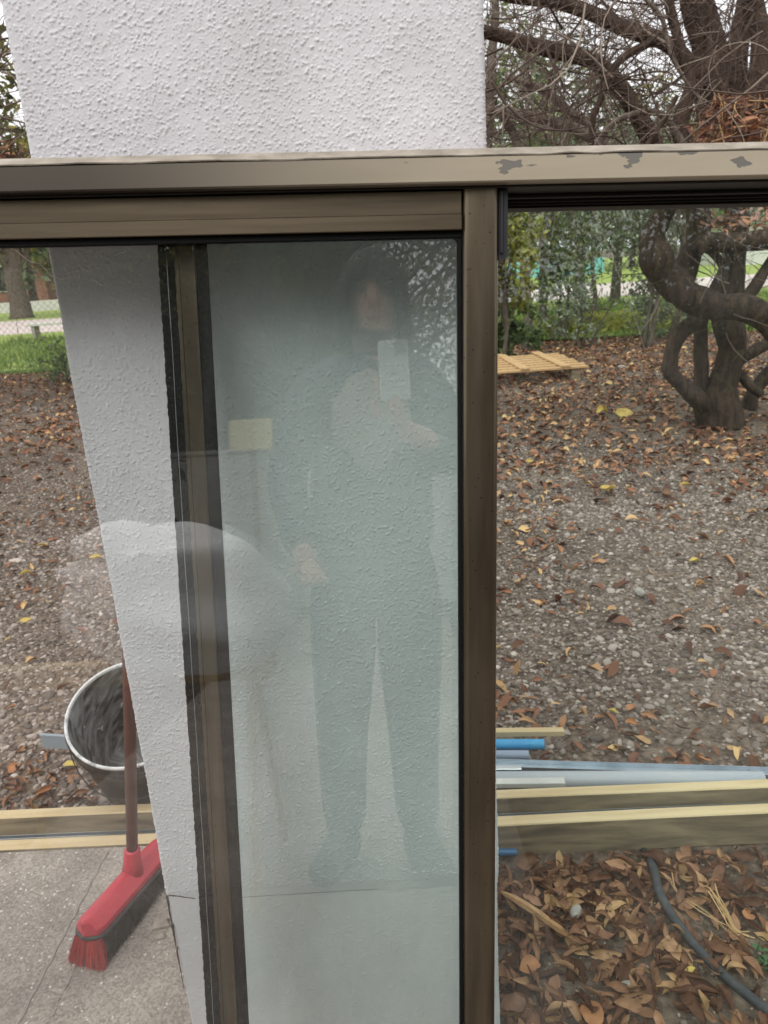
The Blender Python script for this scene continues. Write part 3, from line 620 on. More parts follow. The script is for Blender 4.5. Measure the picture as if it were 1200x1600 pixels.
a = gp(778, 1199, .05); c = gp(1230, 1213, .012); bar('steel_channel', a+(a-c)*.5, c, .034, .003, 'long galvanised steel channel behind the grey pipe', m_galv, 'channel', 0, True)
a = gp(779, 1202, .068); c = gp(815, 1202, .068); bar('white_profile', a+(a-c)*4, c, .018, .007, 'short white profile end lying on the steel channel', m_alu, 'profile')
a = gp(779, 1226, .075); c = gp(882, 1225, .075); bar('flat_profile', a+(a-c)*1.8, c, .030, .014, 'off white flat bar end lying in front of the grey pipe', m_whiteflat, 'profile')
a = gp(776, 1244, .080); c = gp(1000, 1238, .080); bar('dark_rod', a+(a-c)*.8+[0, .012, 0], c+[0, .012, 0], .006, .006, 'thin dark rod lying along the back edge of the rear plank', m_channel, 'rod', 0)
# supports so the pile does not float
b = MB(); b.box((-.22, 1.68, -.01), (-.12, 2.05, .034), .003); tag(b.build('timber_block', m_pineweath), 'dark timber block under the pile of pipes behind the pillar', 'block')
# hose
hp = [(1022, 1298), (1016, 1330), (1022, 1360), (1030, 1393), (1047, 1425), (1068, 1455), (1097, 1490), (1132, 1525), (1168, 1555), (1206, 1585), (1260, 1622)]
hz = [.03, .022, .02, .022, .020, .018, .018, .018, .018, .02, .02]
P = np.array([ong(p[0], p[1], z+.006) for p, z in zip(hp, hz)]); P[0] = [P[1][0]+.01, 1.54, -.040]; P[1][2] = -.004; P[1][1] = 1.468
b = MB(); b.tube(spline(P, 8), .0098, 14); tag(b.build('rubber_hose', m_hose, None, True), 'black rubber hose curving over the dead leaves from under the plank', 'hose')

# ================================================================ BROOM
broom = empty('broom'); hL = ong(127, 1448, .165); hR = ong(250, 1312, .150)
hd_ = nrm((hR-hL)*[1, 1, 0]); Ln = np.linalg.norm((hR-hL)*[1, 1, 0])*1.02; sd_ = np.array([-hd_[1], hd_[0], 0]); base = hL.copy()
zt = hL[2]
broom.location = (base[0], base[1], SZ); tag(broom, 'red push broom with a brown handle leaning beside the pillar', 'broom')
sl_ = (hR[2]-hL[2])
AX = np.array([nrm([hd_[0], hd_[1], sl_/Ln]), sd_, [0, 0, 1.]])
bpy.context.view_layer.update()
def bp(o): return world_child(o, broom)
# head block: trapezoid section swept with rounded ends
n = 26; V = []
for t in np.linspace(0, 1, n):
    e = min(t, 1-t)*Ln; wsc = math.sqrt(max(0.0, 1-max(0, (.03-e)/.03)**2))*.98+.02
    hw = .031*wsc; tw = .013*wsc; h1 = .030-.006*abs(t-.5)*2
    for (s, z) in ((-hw, -.012), (-hw, .004), (-tw, h1*.85), (-tw*.3, h1), (tw*.3, h1), (tw, h1*.85), (hw, .004), (hw, -.012)):
        V.append(np.array([t*Ln, s, z-.018]))
V = np.array(V) @ AX + base; b = MB(); i = np.arange(n-1)[:, None]*8; jj = np.arange(8)[None, :]; j2 = (jj+1) % 8
b.add(V, np.stack([i+jj, i+j2, i+8+j2, i+8+jj], -1).reshape(-1, 4)); b.add(V[:8], None, [[0, q, q+1] for q in range(1, 7)]); b.add(V[-8:], None, [[0, q+1, q] for q in range(1, 7)])
o = b.build('broom_head', m_red, None, True); bp(o)
try: o.data.set_sharp_from_angle(angle=R_(35))
except Exception: pass
# black bumper around the rim
b = MB(); lp = []
for t in np.linspace(0, 1, 30):
    e = min(t, 1-t)*Ln; wsc = math.sqrt(max(0.0, 1-max(0, (.03-e)/.03)**2)); lp.append((t*Ln, -.033*wsc, -.030))
for t in np.linspace(1, 0, 30):
    e = min(t, 1-t)*Ln; wsc = math.sqrt(max(0.0, 1-max(0, (.03-e)/.03)**2)); lp.append((t*Ln, .033*wsc, -.030))
b.tube(np.array(lp) @ AX + base, .0045, 8); bp(b.build('bumper', m_blkpl, None, True))
# bristles: thin tapering strips
def bristles(name, m, t0, t1, cnt, spread):
    g = np.random.default_rng(int(t0*100)+3); t = g.uniform(t0, t1, cnt); s = g.uniform(-.027, .027, cnt)
    p0 = np.stack([t*Ln, s, np.full(cnt, -.034)], -1); p0w = p0 @ AX + base
    tip = p0w.copy(); tip[:, 2] = SZ+g.uniform(.0, .006, cnt); out = np.stack([(t-.5)*spread*2.2, s*1.2], -1)
    tip[:, :2] += out[:, :1]*hd_[:2]*.06 + out[:, 1:]*sd_[:2]*.35 + g.normal(size=(cnt, 2))*.004
    mid = (p0w+tip)/2; mid[:, :2] += g.normal(size=(cnt, 2))*.002; wd = g.normal(size=(cnt, 3)); wd[:, 2] = 0; wd /= np.linalg.norm(wd, axis=1)[:, None]; wd *= .0007
    V = np.stack([p0w-wd, p0w+wd, mid-wd, mid+wd, tip-wd*.5, tip+wd*.5], 1).reshape(-1, 3); i = np.arange(cnt)[:, None]*6
    Q = np.concatenate([i+np.array([[0, 1, 3, 2]]), i+np.array([[2, 3, 5, 4]])]); b = MB(); b.add(V, Q); return bp(b.build(name, m))
tag(bristles('bristles', m_redbr, .01, .07, 2600, .22), 'tuft of red bristles at the near end')
tag(bristles('bristles', m_blkbr, .07, .99, 16000, .35), 'black bristles along the head')
# socket and handle
sock = ong(208, 1352, .20); kx = hL + (hR-hL)*.0
mid = base + AX[0]*Ln*.5; 
hb0 = ong(207, 1349, zt+.012)
ytop = None
yt = 1.0
while True:   # far enough back that the handle's top rests against the pillar's left flank
    ht0 = ony(202, 1090, yt); dirh = nrm(ht0-hb0); hend = hb0+dirh*1.15
    if hend[0] < CX0-.014 or yt > 1.8: break
    yt += .005
b = MB(); b.tube(np.array([hb0-dirh*.03, hb0+dirh*.004, hb0+dirh*.036, hb0+dirh*.04]), [.024, .0185, .0165, .0135], 18); bp(b.build('socket', m_red, None, True))
b = MB(); b.tube(np.array([hb0+dirh*.03, hb0+dirh*.5, hend-dirh*.004, hend]), [.0118, .0118, .0118, .008], 16); bp(b.build('handle', m_handle, None, True))

# ================================================================ BUCKET
def bucket():
    q_ = ray(192, 1118); q_ = CAM+q_*((.30-H)/q_[2]); ctr = np.array([q_[0], q_[1]+.05, 0]); bk = empty('bucket', tuple(ctr)); tag(bk, 'black plastic bucket smeared with white paint, tilted behind the planks', 'bucket')
    r0, r1, h = .125, .158, .30
    V = lambda prof, n=56: prof
    o1 = MB().lathe([(0, .004), (r0-.006, .004), (r0, .0), (r0+.001, .003), (r0+(r1-r0)*.85, h*.80), (r0+(r1-r0)*.85+.006, h*.81), (r0+(r1-r0)*.87+.006, h*.835), (r0+(r1-r0)*.87+.001, h*.84), (r0+(r1-r0)*.93+.001, h*.90), (r0+(r1-r0)*.93+.007, h*.905), (r0+(r1-r0)*.95+.007, h*.925), (r0+(r1-r0)*.95+.001, h*.93), (r1, h-.008)], 64).build('bucket_wall', None, bk, True)
    m = bpy.data.materials.new('painted_black_plastic'); m.use_nodes = True; t = m.node_tree; l = t.links.new; p = t.nodes['Principled BSDF']; p.inputs['Roughness'].default_value = .42
    c = N(t, 'ShaderNodeTexCoord'); 
    sx = N(t, 'ShaderNodeSeparateXYZ'); l(c.outputs['Object'], sx.inputs[0])
    at = N(t, 'ShaderNodeMath', operation='ARCTAN2'); l(sx.outputs[1], at.inputs[0]); l(sx.outputs[0], at.inputs[1])
    cb = N(t, 'ShaderNodeCombineXYZ'); am = N(t, 'ShaderNodeMath', operation='MULTIPLY'); l(at.outputs[0], am.inputs[0]); am.inputs[1].default_value = .8
    zm = N(t, 'ShaderNodeMath', operation='MULTIPLY'); l(sx.outputs[2], zm.inputs[0]); zm.inputs[1].default_value = 9.
    ad = N(t, 'ShaderNodeMath', operation='ADD'); l(zm.outputs[0], ad.inputs[0]); l(am.outputs[0], ad.inputs[1]); l(am.outputs[0], cb.inputs[0]); l(ad.outputs[0], cb.inputs[1])
    n = N(t, 'ShaderNodeTexNoise'); n.inputs['Scale'].default_value = 2.6; n.inputs['Detail'].default_value = 7; n.inputs['Distortion'].default_value = 1.2; l(cb.outputs[0], n.inputs[0])
    r = N(t, 'ShaderNodeMapRange'); r.inputs[1].default_value = .36; r.inputs[2].default_value = .80; l(n.outputs[0], r.inputs[0])
    n2 = N(t, 'ShaderNodeTexNoise'); n2.inputs['Scale'].default_value = 24; n2.inputs['Detail'].default_value = 3; l(c.outputs['Object'], n2.inputs[0]); r2 = N(t, 'ShaderNodeMapRange'); r2.inputs[1].default_value = .64; r2.inputs[2].default_value = .69; l(n2.outputs[0], r2.inputs[0])
    mxx = N(t, 'ShaderNodeMath', operation='MAXIMUM'); l(r.outputs[0], mxx.inputs[0]); l(r2.outputs[0], mxx.inputs[1])
    x = N(t, 'ShaderNodeMix', data_type='RGBA'); x.inputs[6].default_value = (.022, .023, .025, 1); x.inputs[7].default_value = (.52, .52, .51, 1); l(mxx.outputs[0], x.inputs[0]); l(x.outputs[2], p.inputs['Base Color'])
    mo = mat('black_bucket_outside', (.010, .010, .010), .3, col2=(.12, .09, .06), scale=9, stretch=(1, 1, 7), lo=.52, hi=.8)
    o1.data.materials.append(mo)
    o2 = MB().lathe([(0, .008), (r0-.01, .008), (r0-.004, .014), (r1-.006, h-.010)], 64).build('bucket_inside', m, bk, True); tag(o2, 'black inside of the bucket streaked with white paint')
    pr = [(r1-.006, h-.010), (r1-.0055, h-.004), (r1-.003, h-.001), (r1, h-.001), (r1+.002, h-.004), (r1+.002, h-.008), (r1, h-.010)]
    o3 = MB().lathe(pr, 64).build('rim', mat('white_crusted_rim', (.72, .72, .71), .6, col2=(.25, .25, .25), scale=40, lo=.5, hi=.75, bump=.6, bscale=90), bk, True); tag(o3, 'rim caked with white paint')
    P = np.array([[(r1+.004)*math.cos(a)*1.0, -(r1+.02)*math.sin(a)*.98, h*.86-.085*math.sin(a)] for a in np.linspace(0, np.pi, 30)]); MB().tube(P, .0014, 6).build('wire_handle', m_channel, bk, True)
    bk.rotation_euler = (R_(25), R_(3), 0.1); bk.location = (ctr[0], ctr[1]+.06, .050)
bucket()
b = MB(); a = ong(68, 1167, .06); c = ong(112, 1170, .06); a[1] += 0; 
bar('grey_plank', a, c+(c-a)*1.4, .010, .045, 'grey painted board end sticking out behind the bucket', mat('grey_paint', (.26, .30, .33), .55), 'board')
P = np.array([ong(70, 1320, 0)]); 

# ================================================================ LITTER AND GRAVEL
def rotm(yaw, tilt, roll):
    cy, sy = np.cos(yaw), np.sin(yaw); ct, st = np.cos(tilt), np.sin(tilt); cr, sr = np.cos(roll), np.sin(roll); n = len(yaw); z = np.zeros(n); o = np.ones(n)
    Rz = np.stack([cy, -sy, z, sy, cy, z, z, z, o], -1).reshape(n, 3, 3); Rx = np.stack([o, z, z, z, ct, -st, z, st, ct], -1).reshape(n, 3, 3); Ry = np.stack([cr, z, sr, z, o, z, -sr, z, cr], -1).reshape(n, 3, 3)
    return Rz @ Rx @ Ry
def leaf_templates(k, nu, nv, seed, slender=(.25, .45)):
    g = np.random.default_rng(seed); out = []
    for _ in range(k):
        u = np.linspace(0, 1, nu); v = np.linspace(-1, 1, nv); U, Vv = np.meshgrid(u, v, indexing='ij')
        wd = g.uniform(*slender)*(np.sin(np.pi*U**g.uniform(.75, 1.1))**.8)*.5 + .012
        fold = g.uniform(.1, 1.3); curl = g.uniform(-1.6, 1.6); tw = g.uniform(-1.2, 1.2); asym = g.uniform(-.4, .4)
        ang = fold*np.abs(Vv)*(.6+.6*U) + asym*Vv
        y = Vv*wd*np.cos(ang*.9); z = np.abs(Vv)*wd*np.sin(ang)*1.0
        y += .02*np.sin(U*11+g.uniform(0, 6))*Vv; z += .03*np.sin(U*9+g.uniform(0, 6))*np.abs(Vv)
        ca = curl*(U-.5); x = np.where(abs(curl) > .05, np.sin(ca)/(curl if abs(curl) > .05 else 1), U-.5); zc = (1-np.cos(ca))/(curl if abs(curl) > .05 else 1)
        t2 = tw*(U-.5); y2 = y*np.cos(t2)-z*np.sin(t2); z2 = y*np.sin(t2)+z*np.cos(t2)
        V = np.stack([x, y2, z2+zc+.10*abs(curl)*.2], -1).reshape(-1, 3); V[:, 2] -= V[:, 2].min()*.6
        i = np.arange(nu-1)[:, None]*nv; j = np.arange(nv-1)[None, :]; Q = np.stack([i+j, i+nv+j, i+nv+j+1, i+j+1], -1).reshape(-1, 4); out.append((V, Q))
    return out
def scatter(tmpl, P, size, yaw, tilt, roll, b, squash=None):
    Rm = rotm(yaw, tilt, roll); which = rng.integers(0, len(tmpl), len(P))
    for k, (V, Fq) in enumerate(tmpl):
        ids = np.where(which == k)[0]
        if not len(ids): continue
        Vt = V[None] * (size[ids][:, None, None] if squash is None else size[ids][:, None, None]*squash[ids][:, None, :])
        W = np.einsum('nij,nvj->nvi', Rm[ids], Vt) + P[ids][:, None, :]; n = len(ids); nv = len(V)
        FF = (Fq[None]+np.arange(n)[:, None, None]*nv).reshape(-1, Fq.shape[1])
        if Fq.shape[1] == 4: b.add(W.reshape(-1, 3), FF)
        else: b.add(W.reshape(-1, 3), None, FF)
def litter(name, n, xr, yr, size, dens, m, label, tmpl, tiltr=.35, lift=.006, kind='stuff', group=None, pile=.0):
    P = []
    while len(P) < n:
        x = rng.uniform(*xr, n*2); y = rng.uniform(*yr, n*2); k = rng.random(n*2) < dens(x, y); P += list(zip(x[k], y[k]))
    P = np.array(P[:n]); z = gz(P[:, 0], P[:, 1])+lift+rng.random(n)*pile; P = np.column_stack([P, z])
    b = MB(); scatter(tmpl, P, rng.uniform(*size, n), rng.uniform(0, 6.28, n), rng.normal(0, tiltr, n), rng.normal(0, tiltr, n), b)
    o = b.build(name, m, None, True); tag(o, label, 'leaves', kind=kind); return o
T1 = leaf_templates(14, 9, 5, 1); T2 = leaf_templates(10, 5, 3, 2, (.35, .7)); 
def notslab(x, y): return ~((x < .10) & (y < 1.50)) & ~((y > 1.44) & (y < 1.66)) & ~((y < .84))
# near leaf bed, right of the pillar in front of the planks
nx_ = vnoise((64, 64), (9, 9), 77)
def patch(x, y, s=1.): return nx_[(np.clip((y*3) % 63, 0, 63)).astype(int), (np.clip((x*3+20) % 63, 0, 63)).astype(int)]
litter('leaf_litter', 1650, (.10, 1.5), (.86, 1.49), (.030, .070), lambda x, y: notslab(x, y)*np.clip((.25+.8*patch(x*3, y*4))*(.45+1.1*np.clip((y-.95)/.5, 0, 1)+.5*(x < .45)), 0, 1), m_litter, 'bed of curled brown dead leaves right of the pillar in front of the planks', T1, .65, .006, pile=.022)
litter('leaf_litter', 700, (-1.9, 1.6), (1.63, 2.15), (.022, .055), lambda x, y: notslab(x, y)*np.where(x < -.3, np.clip(1.15-(y-1.63)*2.6, .02, 1), .12)*(.5+.6*patch(x*3, y*3)), m_litter, 'dark dead leaves gathered along the back of the planks', T1, .45, .004, pile=.012)
def densfar(x, y):
    p = patch(x*1.5, y*1.2)
    left = (x < -.4*y/1.8)
    tree = np.exp(-((x-2.6)**2+(y-6.1)**2)/3.2)
    bandR = np.clip((y-4.6)/1.0, 0, 1)*np.where(x > 0, 1, 0); bandL = np.clip((y-6.0)/1.2, 0, 1)*np.where(x <= 0, 1, 0)*.9
    return np.clip((.015+.10*(p > .62)) + 1.0*tree + .75*bandR*(.45+.9*p) + .5*np.exp(-((x-1.6)**2+(y-5.2)**2)/.8) + bandL*(.3+.6*p) + left*.16*(p > .5), 0, 1)*notslab(x, y)
litter('leaf_litter', 24000, (-7, 7.5), (1.7, 12.8), (.035, .085), densfar, m_litterf, 'reddish brown leaf litter spread under the trees and over the gravel', T2, .35, .008, pile=.012)
litter('leaf_litter', 1300, (-2.4, 3.2), (1.75, 5.2), (.03, .062), lambda x, y: notslab(x, y)*(.12+.9*(patch(x*2, y*2) > .5)), m_litterf, 'scattered tan and orange leaves lying on the grey gravel', T1, .35, .012)
# gravel
def ico():
    t = (1+5**.5)/2; V = np.array([(-1, t, 0), (1, t, 0), (-1, -t, 0), (1, -t, 0), (0, -1, t), (0, 1, t), (0, -1, -t), (0, 1, -t), (t, 0, -1), (t, 0, 1), (-t, 0, -1), (-t, 0, 1)], float); V /= np.linalg.norm(V[0])
    Fc = np.array([(0, 11, 5), (0, 5, 1), (0, 1, 7), (0, 7, 10), (0, 10, 11), (1, 5, 9), (5, 11, 4), (11, 10, 2), (10, 7, 6), (7, 1, 8), (3, 9, 4), (3, 4, 2), (3, 2, 6), (3, 6, 8), (3, 8, 9), (4, 9, 5), (2, 4, 11), (6, 2, 10), (8, 6, 7), (9, 8, 1)]); return V, Fc
def ico2():
    V, Fc = ico(); V = list(map(tuple, V)); mid = {}; out = []
    def m(a, b_):
        k = (min(a, b_), max(a, b_))
        if k not in mid:
            p = (np.array(V[a])+V[b_])/2; p /= np.linalg.norm(p); V.append(tuple(p)); mid[k] = len(V)-1
        return mid[k]
    for a, b_, c in Fc:
        x, y, z = m(a, b_), m(b_, c), m(c, a); out += [(a, x, z), (b_, y, x), (c, z, y), (x, y, z)]
    return np.array(V), np.array(out)
def pebtmpl(base, k, seed):
    g = np.random.default_rng(seed); V, Fc = base; return [(V*(1+g.normal(0, .13, (len(V), 1)))*np.array([1, g.uniform(.6, .95), g.uniform(.35, .6)]), Fc) for _ in range(k)]
def gravel(name, n, xr, yr, size, dens, tm, label):
    P = []
    while len(P) < n:
        x = rng.uniform(*xr, n*2); y = yr[0]+(yr[1]-yr[0])*rng.random(n*2)**1.25; k = rng.random(n*2) < dens(x, y); P += list(zip(x[k], y[k]))
    P = np.array(P[:n]); s = size[0]*np.exp(rng.normal(0, size[1], n)); P = np.column_stack([P, gz(P[:, 0], P[:, 1])+s*.1])
    b = MB(); scatter(tm, P, s, rng.uniform(0, 6.28, n), rng.normal(0, .25, n), rng.normal(0, .25, n), b)
    tag(b.build(name, m_peb, None, True), label, 'gravel', kind='stuff')
def dg(x, y):
    p = patch(x*1.1+3, y*.9+5); return np.clip(.45+.9*p, 0, 1)*np.clip(1.15-np.exp(-((x-2.6)**2+(y-6.1)**2)/2.)-np.clip((y-5.2)/1.6, 0, 1)*.75, 0, 1)*notslab(x, y)*(1-.65*((y < 2.0) & (x > 0)))
gravel('gravel', 62000, (-2.6, 3.2), (1.65, 4.2), (.0067, .40), dg, pebtmpl(ico2(), 8, 5), 'grey and brown gravel covering the yard beyond the planks')
gravel('gravel', 70000, (-5.0, 5.5), (3.9, 9.0), (.0076, .38), dg, pebtmpl(ico(), 6, 6), 'finer looking grey gravel further back towards the tree')
gravel('grit', 2200, (.13, 1.3), (.86, 1.47), (.0032, .5), lambda x, y: notslab(x, y)*1., pebtmpl(ico(), 4, 8), 'pale grit in the dark soil below the dead leaves')
# individual leaves, stones
def one_leaf(px, py, size, m, label, yaw=None, z=.012, t=None, cat='leaf', name='fallen_leaf', slender=None, seed=0, zz=None, tilt=0.1):
    tm = leaf_templates(1, 11, 7, 100+seed, slender or (.45, .7))[0]; b = MB(); b.add(tm[0]*size, tm[1]); o = b.build(name, m, None, True)
    p = ong(px, py, z); o.location = tuple(p if zz is None else (p[0], p[1], zz)); o.rotation_euler = (tilt, tilt*.6, yaw if yaw is not None else seed*1.3); tag(o, label, cat); return o
one_leaf(826, 1349, .062, m_bleaf, 'broad flat brown leaf just under the front plank near the blue pipe end', .2, .03, seed=1, slender=(.7, .8))
one_leaf(1064, 1400, .05, m_bleaf, 'folded brown leaf beside the hose', 1.0, .03, seed=2)
one_leaf(1168, 1432, .045, m_oleaf, 'upright orange brown leaf right of the hose', 1.4, .03, seed=3, tilt=.5)
one_leaf(828, 1510, .05, m_oleaf, 'orange leaf in the soil below the long wood splinter', .3, .02, seed=4)
one_leaf(925, 1585, .062, m_oleaf, 'large orange brown leaf at the bottom edge left of the hose', 1.7, .02, seed=5, slender=(.6, .7))
one_leaf(802, 1574, .058, m_bleaf, 'large dull brown leaf at the bottom beside the window stile', .5, .02, seed=6, slender=(.7, .8))
one_leaf(1076, 1519, .034, m_yleaf, 'small curled yellow leaf left of the hose', .4, .02, seed=7)
one_leaf(985, 1105, .045, m_oleaf, 'tan orange leaf on the gravel above the pipes', .9, .012, seed=8)
one_leaf(957, 1112, .035, m_yleaf, 'narrow yellow tan leaf on the gravel next to a wider orange leaf', -.7, .012, seed=9)
one_leaf(987, 1130, .042, m_oleaf, 'second orange leaf just behind the pile of pipes', -.8, .012, seed=10)
one_leaf(1101, 1187, .042, m_oleaf, 'bright orange leaf just behind the far end of the grey pipe', -.6, .012, seed=11, slender=(.3, .4))
one_leaf(940, 645, .13, m_yleaf, 'left one of two broad yellow leaves near the tree', .3, .02, seed=12, slender=(.8, .9))
one_leaf(975, 648, .15, m_yleaf, 'right one of two broad yellow leaves near the tree', -.2, .02, seed=13, slender=(.8, .9))
one_leaf(828, 722, .08, m_yleaf, 'yellow leaf on the dark litter right of the window stile', .9, .02, seed=14)
one_leaf(950, 765, .11, m_yleaf, 'wide pale yellow leaf in the middle of the gravel', .1, .02, seed=15, slender=(.6, .7))
one_leaf(1070, 758, .07, m_yleaf, 'thin yellow leaf on gravel in front of the tree', .0, .02, seed=16)
one_leaf(1086, 877, .055, m_yleaf, 'lime yellow leaf alone on the gravel at the right', .0, .015, seed=17)
one_leaf(64, 853, .07, m_yleaf, 'yellow leaf highest on the gravel left of the pillar', .3, .015, seed=18)
one_leaf(40, 897, .06, m_yleaf, 'yellow leaf on the left gravel above the bucket', .6, .015, seed=19)
one_leaf(40, 970, .055, m_yleaf, 'yellow leaf nearest the bucket on the left gravel', .9, .015, seed=20)
one_leaf(150, 872, .07, m_yleaf, 'long yellow leaf lying against the left side of the pillar outline', .2, .015, seed=21)
one_leaf(108, 1196, .042, m_yleaf, 'yellow leaf under the bucket rim', .1, .015, seed=22)
one_leaf(22, 1200, .05, m_oleaf, 'orange leaf on gravel left of the bucket', 1.0, .015, seed=23)
one_leaf(70, 1238, .05, m_oleaf, 'orange leaf between the bucket and the back plank', .7, .02, seed=24)
one_leaf(1042, 769, .12, m_bleaf, 'dark crumpled brown leaf clump on the gravel before the tree', .7, .03, seed=25, tilt=.5)
def stone(px, py, s, label, m=None, seed=0, z=.012):
    V, Fc = ico2(); g = np.random.default_rng(seed); V = V*(1+g.normal(0, .08, (len(V), 1)))*[1, .7, .5]; b = MB(); b.add(V*s, None, Fc); o = b.build('stone', m or m_stone, None, True); p = ong(px, py, z); o.location = tuple(p); o.rotation_euler = (0, .1, seed); tag(o, label, 'stone')
stone(978, 1540, .018, 'rounded pale grey stone in the soil near the bottom edge', seed=3)
stone(900, 1425, .018, 'angular grey stone among leaves above the wood splinter end', seed=4, z=.018)
stone(1000, 925, .03, 'pale flat stone on the gravel right of the window stile', seed=5)
stone(972, 574, .06, 'grey stone lying right of the pallet', seed=6)
# wood splinter
p0 = ong(784, 1394, .03); p1 = ong(895, 1463, .028); tt = np.linspace(0, 1, 12); P = p0+(p1-p0)*tt[:, None]; P[:, 2] += .004*np.sin(tt*5)
b = MB(); b.tube(P, .0088*np.array([.3, .7, .9, 1, 1, 1, 1.05, 1, .95, .9, .7, .3]), 6, rough=.12); tag(b.build('wood_splinter', mat('fresh_wood', (.46, .27, .12), .8, col2=(.33, .18, .08), scale=20, stretch=(2, 2, 2))), 'long tan splinter of wood lying on the dead leaves', 'stick')
def strands(name, pts, z, n, spread, r, label, m=m_straw):
    b = MB(); g = np.random.default_rng(3)
    for k in range(n):
        P = np.array([ong(a+g.normal(0, spread), c+g.normal(0, spread), z+g.uniform(0, .01)) for a, c in pts]); b.tube(spline(P, 4), r*g.uniform(.5, 1.3), 4)
    tag(b.build(name, m), label, 'straw', kind='stuff')
strands('dry_stalk', [(1045, 1370), (1060, 1395), (1100, 1425), (1135, 1450), (1165, 1475)], .020, 3, 2.5, .0010, 'thin dry pale stalks trailing right of the hose')
strands('dry_stalk', [(1110, 1390), (1130, 1420), (1148, 1450), (1168, 1465)], .030, 6, 3.5, .0018, 'thick tan dry stalks in a small bundle right of the hose')
# weed at right edge
b = MB(); g_ = np.random.default_rng(5); tm = leaf_templates(6, 5, 3, 12, (.3, .5)); c = ong(1203, 1500, .03)
P = c+g_.normal(0, .012, (26, 3))*[1, 1.4, .7]; scatter(tm, P, g_.uniform(.02, .035, 26), g_.uniform(0, 6.28, 26), g_.normal(0, .5, 26), g_.normal(0, .5, 26), b)
o = b.build('weed', mat('weed_green', (.035, .10, .03), .6), None, True); tag(o, 'small green weed at the right edge among the dead leaves', 'weed')

# ================================================================ VEGETATION
def wp(px, py, y): return ony(px, py, y)
def limb(b, pts, dep, wpx, n=12, rough=.025, k=7):
    """pts pixels, dep depth y (scalar or list), wpx widths at those sight lines"""
    dep = np.broadcast_to(dep, (len(pts),)) if not hasattr(dep, '__len__') else dep
    P = np.array([wp(p[0], p[1], d) for p, d in zip(pts, dep)]); r = np.array([w_/2/F*d*1.0 for w_, d in zip(wpx, dep)])
    PP = spline(P, k); t_l = np.linspace(0, len(P)-1, len(PP)); PP = .55*PP+.45*np.stack([np.interp(t_l, np.arange(len(P)), P[:, q]) for q in range(3)], -1); rr = np.interp(np.linspace(0, len(r)-1, len(PP)), np.arange(len(r)), r)
    g = rng; u_ = np.arange(len(rr)); rr = rr*(1+.05*np.sin(u_*.55+g.uniform(0, 6))+.04*np.sin(u_*.23+g.uniform(0, 6)))
    PP = PP+np.stack([np.sin(u_*.41+g.uniform(0, 6)), np.sin(u_*.33+g.uniform(0, 6)), np.sin(u_*.37+g.uniform(0, 6))], -1)*rr[:, None]*.16
    b.tube(PP, rr, n, rough=rough); return PP
def twigs(b, n, region, dep, lpx, r, g, dirbias=None, sides=4, curl=.35):
    for _ in range(n):
        x = g.uniform(region[0], region[2]); y = g.uniform(region[1], region[3]); d = g.uniform(*dep); p = wp(x, y, d)
        Ln = g.uniform(*lpx)/F*d; a = g.uniform(0, 2*np.pi) if dirbias is None else g.normal(dirbias[0], dirbias[1])
        dr = nrm([math.cos(a), g.normal(0, .35), math.sin(a)]); m = 8; P = [p]; st = Ln/m; bend = g.normal(0, curl, 3)
        for i in range(m):
            dr = nrm(dr+bend*.35+g.normal(0, .09, 3)); P.append(P[-1]+dr*st)
        r0 = g.uniform(*r); P = np.array(P); b.tube(P, np.linspace(r0, r0*.3, m+1), sides, cap=False)
        if g.random() < .7:
            for _k in range(g.integers(1, 4)):
                i0 = g.integers(2, m-1); q = P[i0]; d2 = nrm(nrm(P[i0+1]-P[i0])+g.normal(0, .6, 3)); Pq = [q]
                for i in range(4):
                    d2 = nrm(d2+g.normal(0, .15, 3)); Pq.append(Pq[-1]+d2*st*g.uniform(.5, .9))
                b.tube(np.array(Pq), np.linspace(r0*.5, r0*.15, 5), 3, cap=False)
gt = empty('gnarled_tree', tuple(ong(1120, 665, 0))); tag(gt, 'large old gnarled tree with twisting dark limbs at the right', 'tree')
bpy.context.view_layer.update()
D0 = 5.85
def tp(b, name, m, smooth=True, **k):
    o = b.build(name, m, None, smooth); world_child(o, gt); return o
b = MB()
limb(b, [(1122, 690), (1122, 655), (1132, 600), (1142, 545), (1136, 495), (1135, 455), (1150, 400), (1150, 340), (1140, 270)], D0, [95, 66, 44, 42, 44, 40, 34, 34, 34], 16, .03)
tp(b, 'trunk', m_bark)
def br(pts, dep, wd, m=m_bark, name='branch', n=12): b = MB(); limb(b, pts, dep, wd, n); return tp(b, name, m)
br([(1118, 672), (1098, 632), (1068, 605), (1047, 580), (1046, 550), (1062, 524), (1082, 502), (1098, 478)], [5.85, 5.8, 5.7, 5.65, 5.65, 5.65, 5.7, 5.75], [44, 32, 26, 23, 22, 24, 27, 28])
br([(1108, 655), (1098, 600), (1092, 550), (1098, 500), (1105, 470)], 5.9, [34, 24, 20, 22, 24])
br([(1225, 515), (1195, 498), (1160, 482), (1120, 476), (1080, 468), (1058, 448), (1040, 425), (1022, 402), (1018, 378), (1030, 350), (1042, 310), (1035, 270), (1010, 210), (975, 140), (930, 100), (870, 78), (800, 62), (740, 45)],
   [5.4, 5.4, 5.4, 5.42, 5.45, 5.5, 5.5, 5.5, 5.5, 5.5, 5.5, 5.4, 5.3, 5.2, 5.1, 5.0, 4.9, 4.8], [46, 44, 40, 40, 44, 48, 48, 46, 40, 32, 28, 27, 26, 24, 22, 20, 18, 16], name='branch', n=14)
br([(1060, 452), (1075, 420), (1088, 380), (1088, 330), (1100, 260), (1112, 190), (1115, 120), (1105, 60), (1085, -20)], 5.8, [30, 34, 32, 32, 36, 46, 48, 44, 40], n=14)
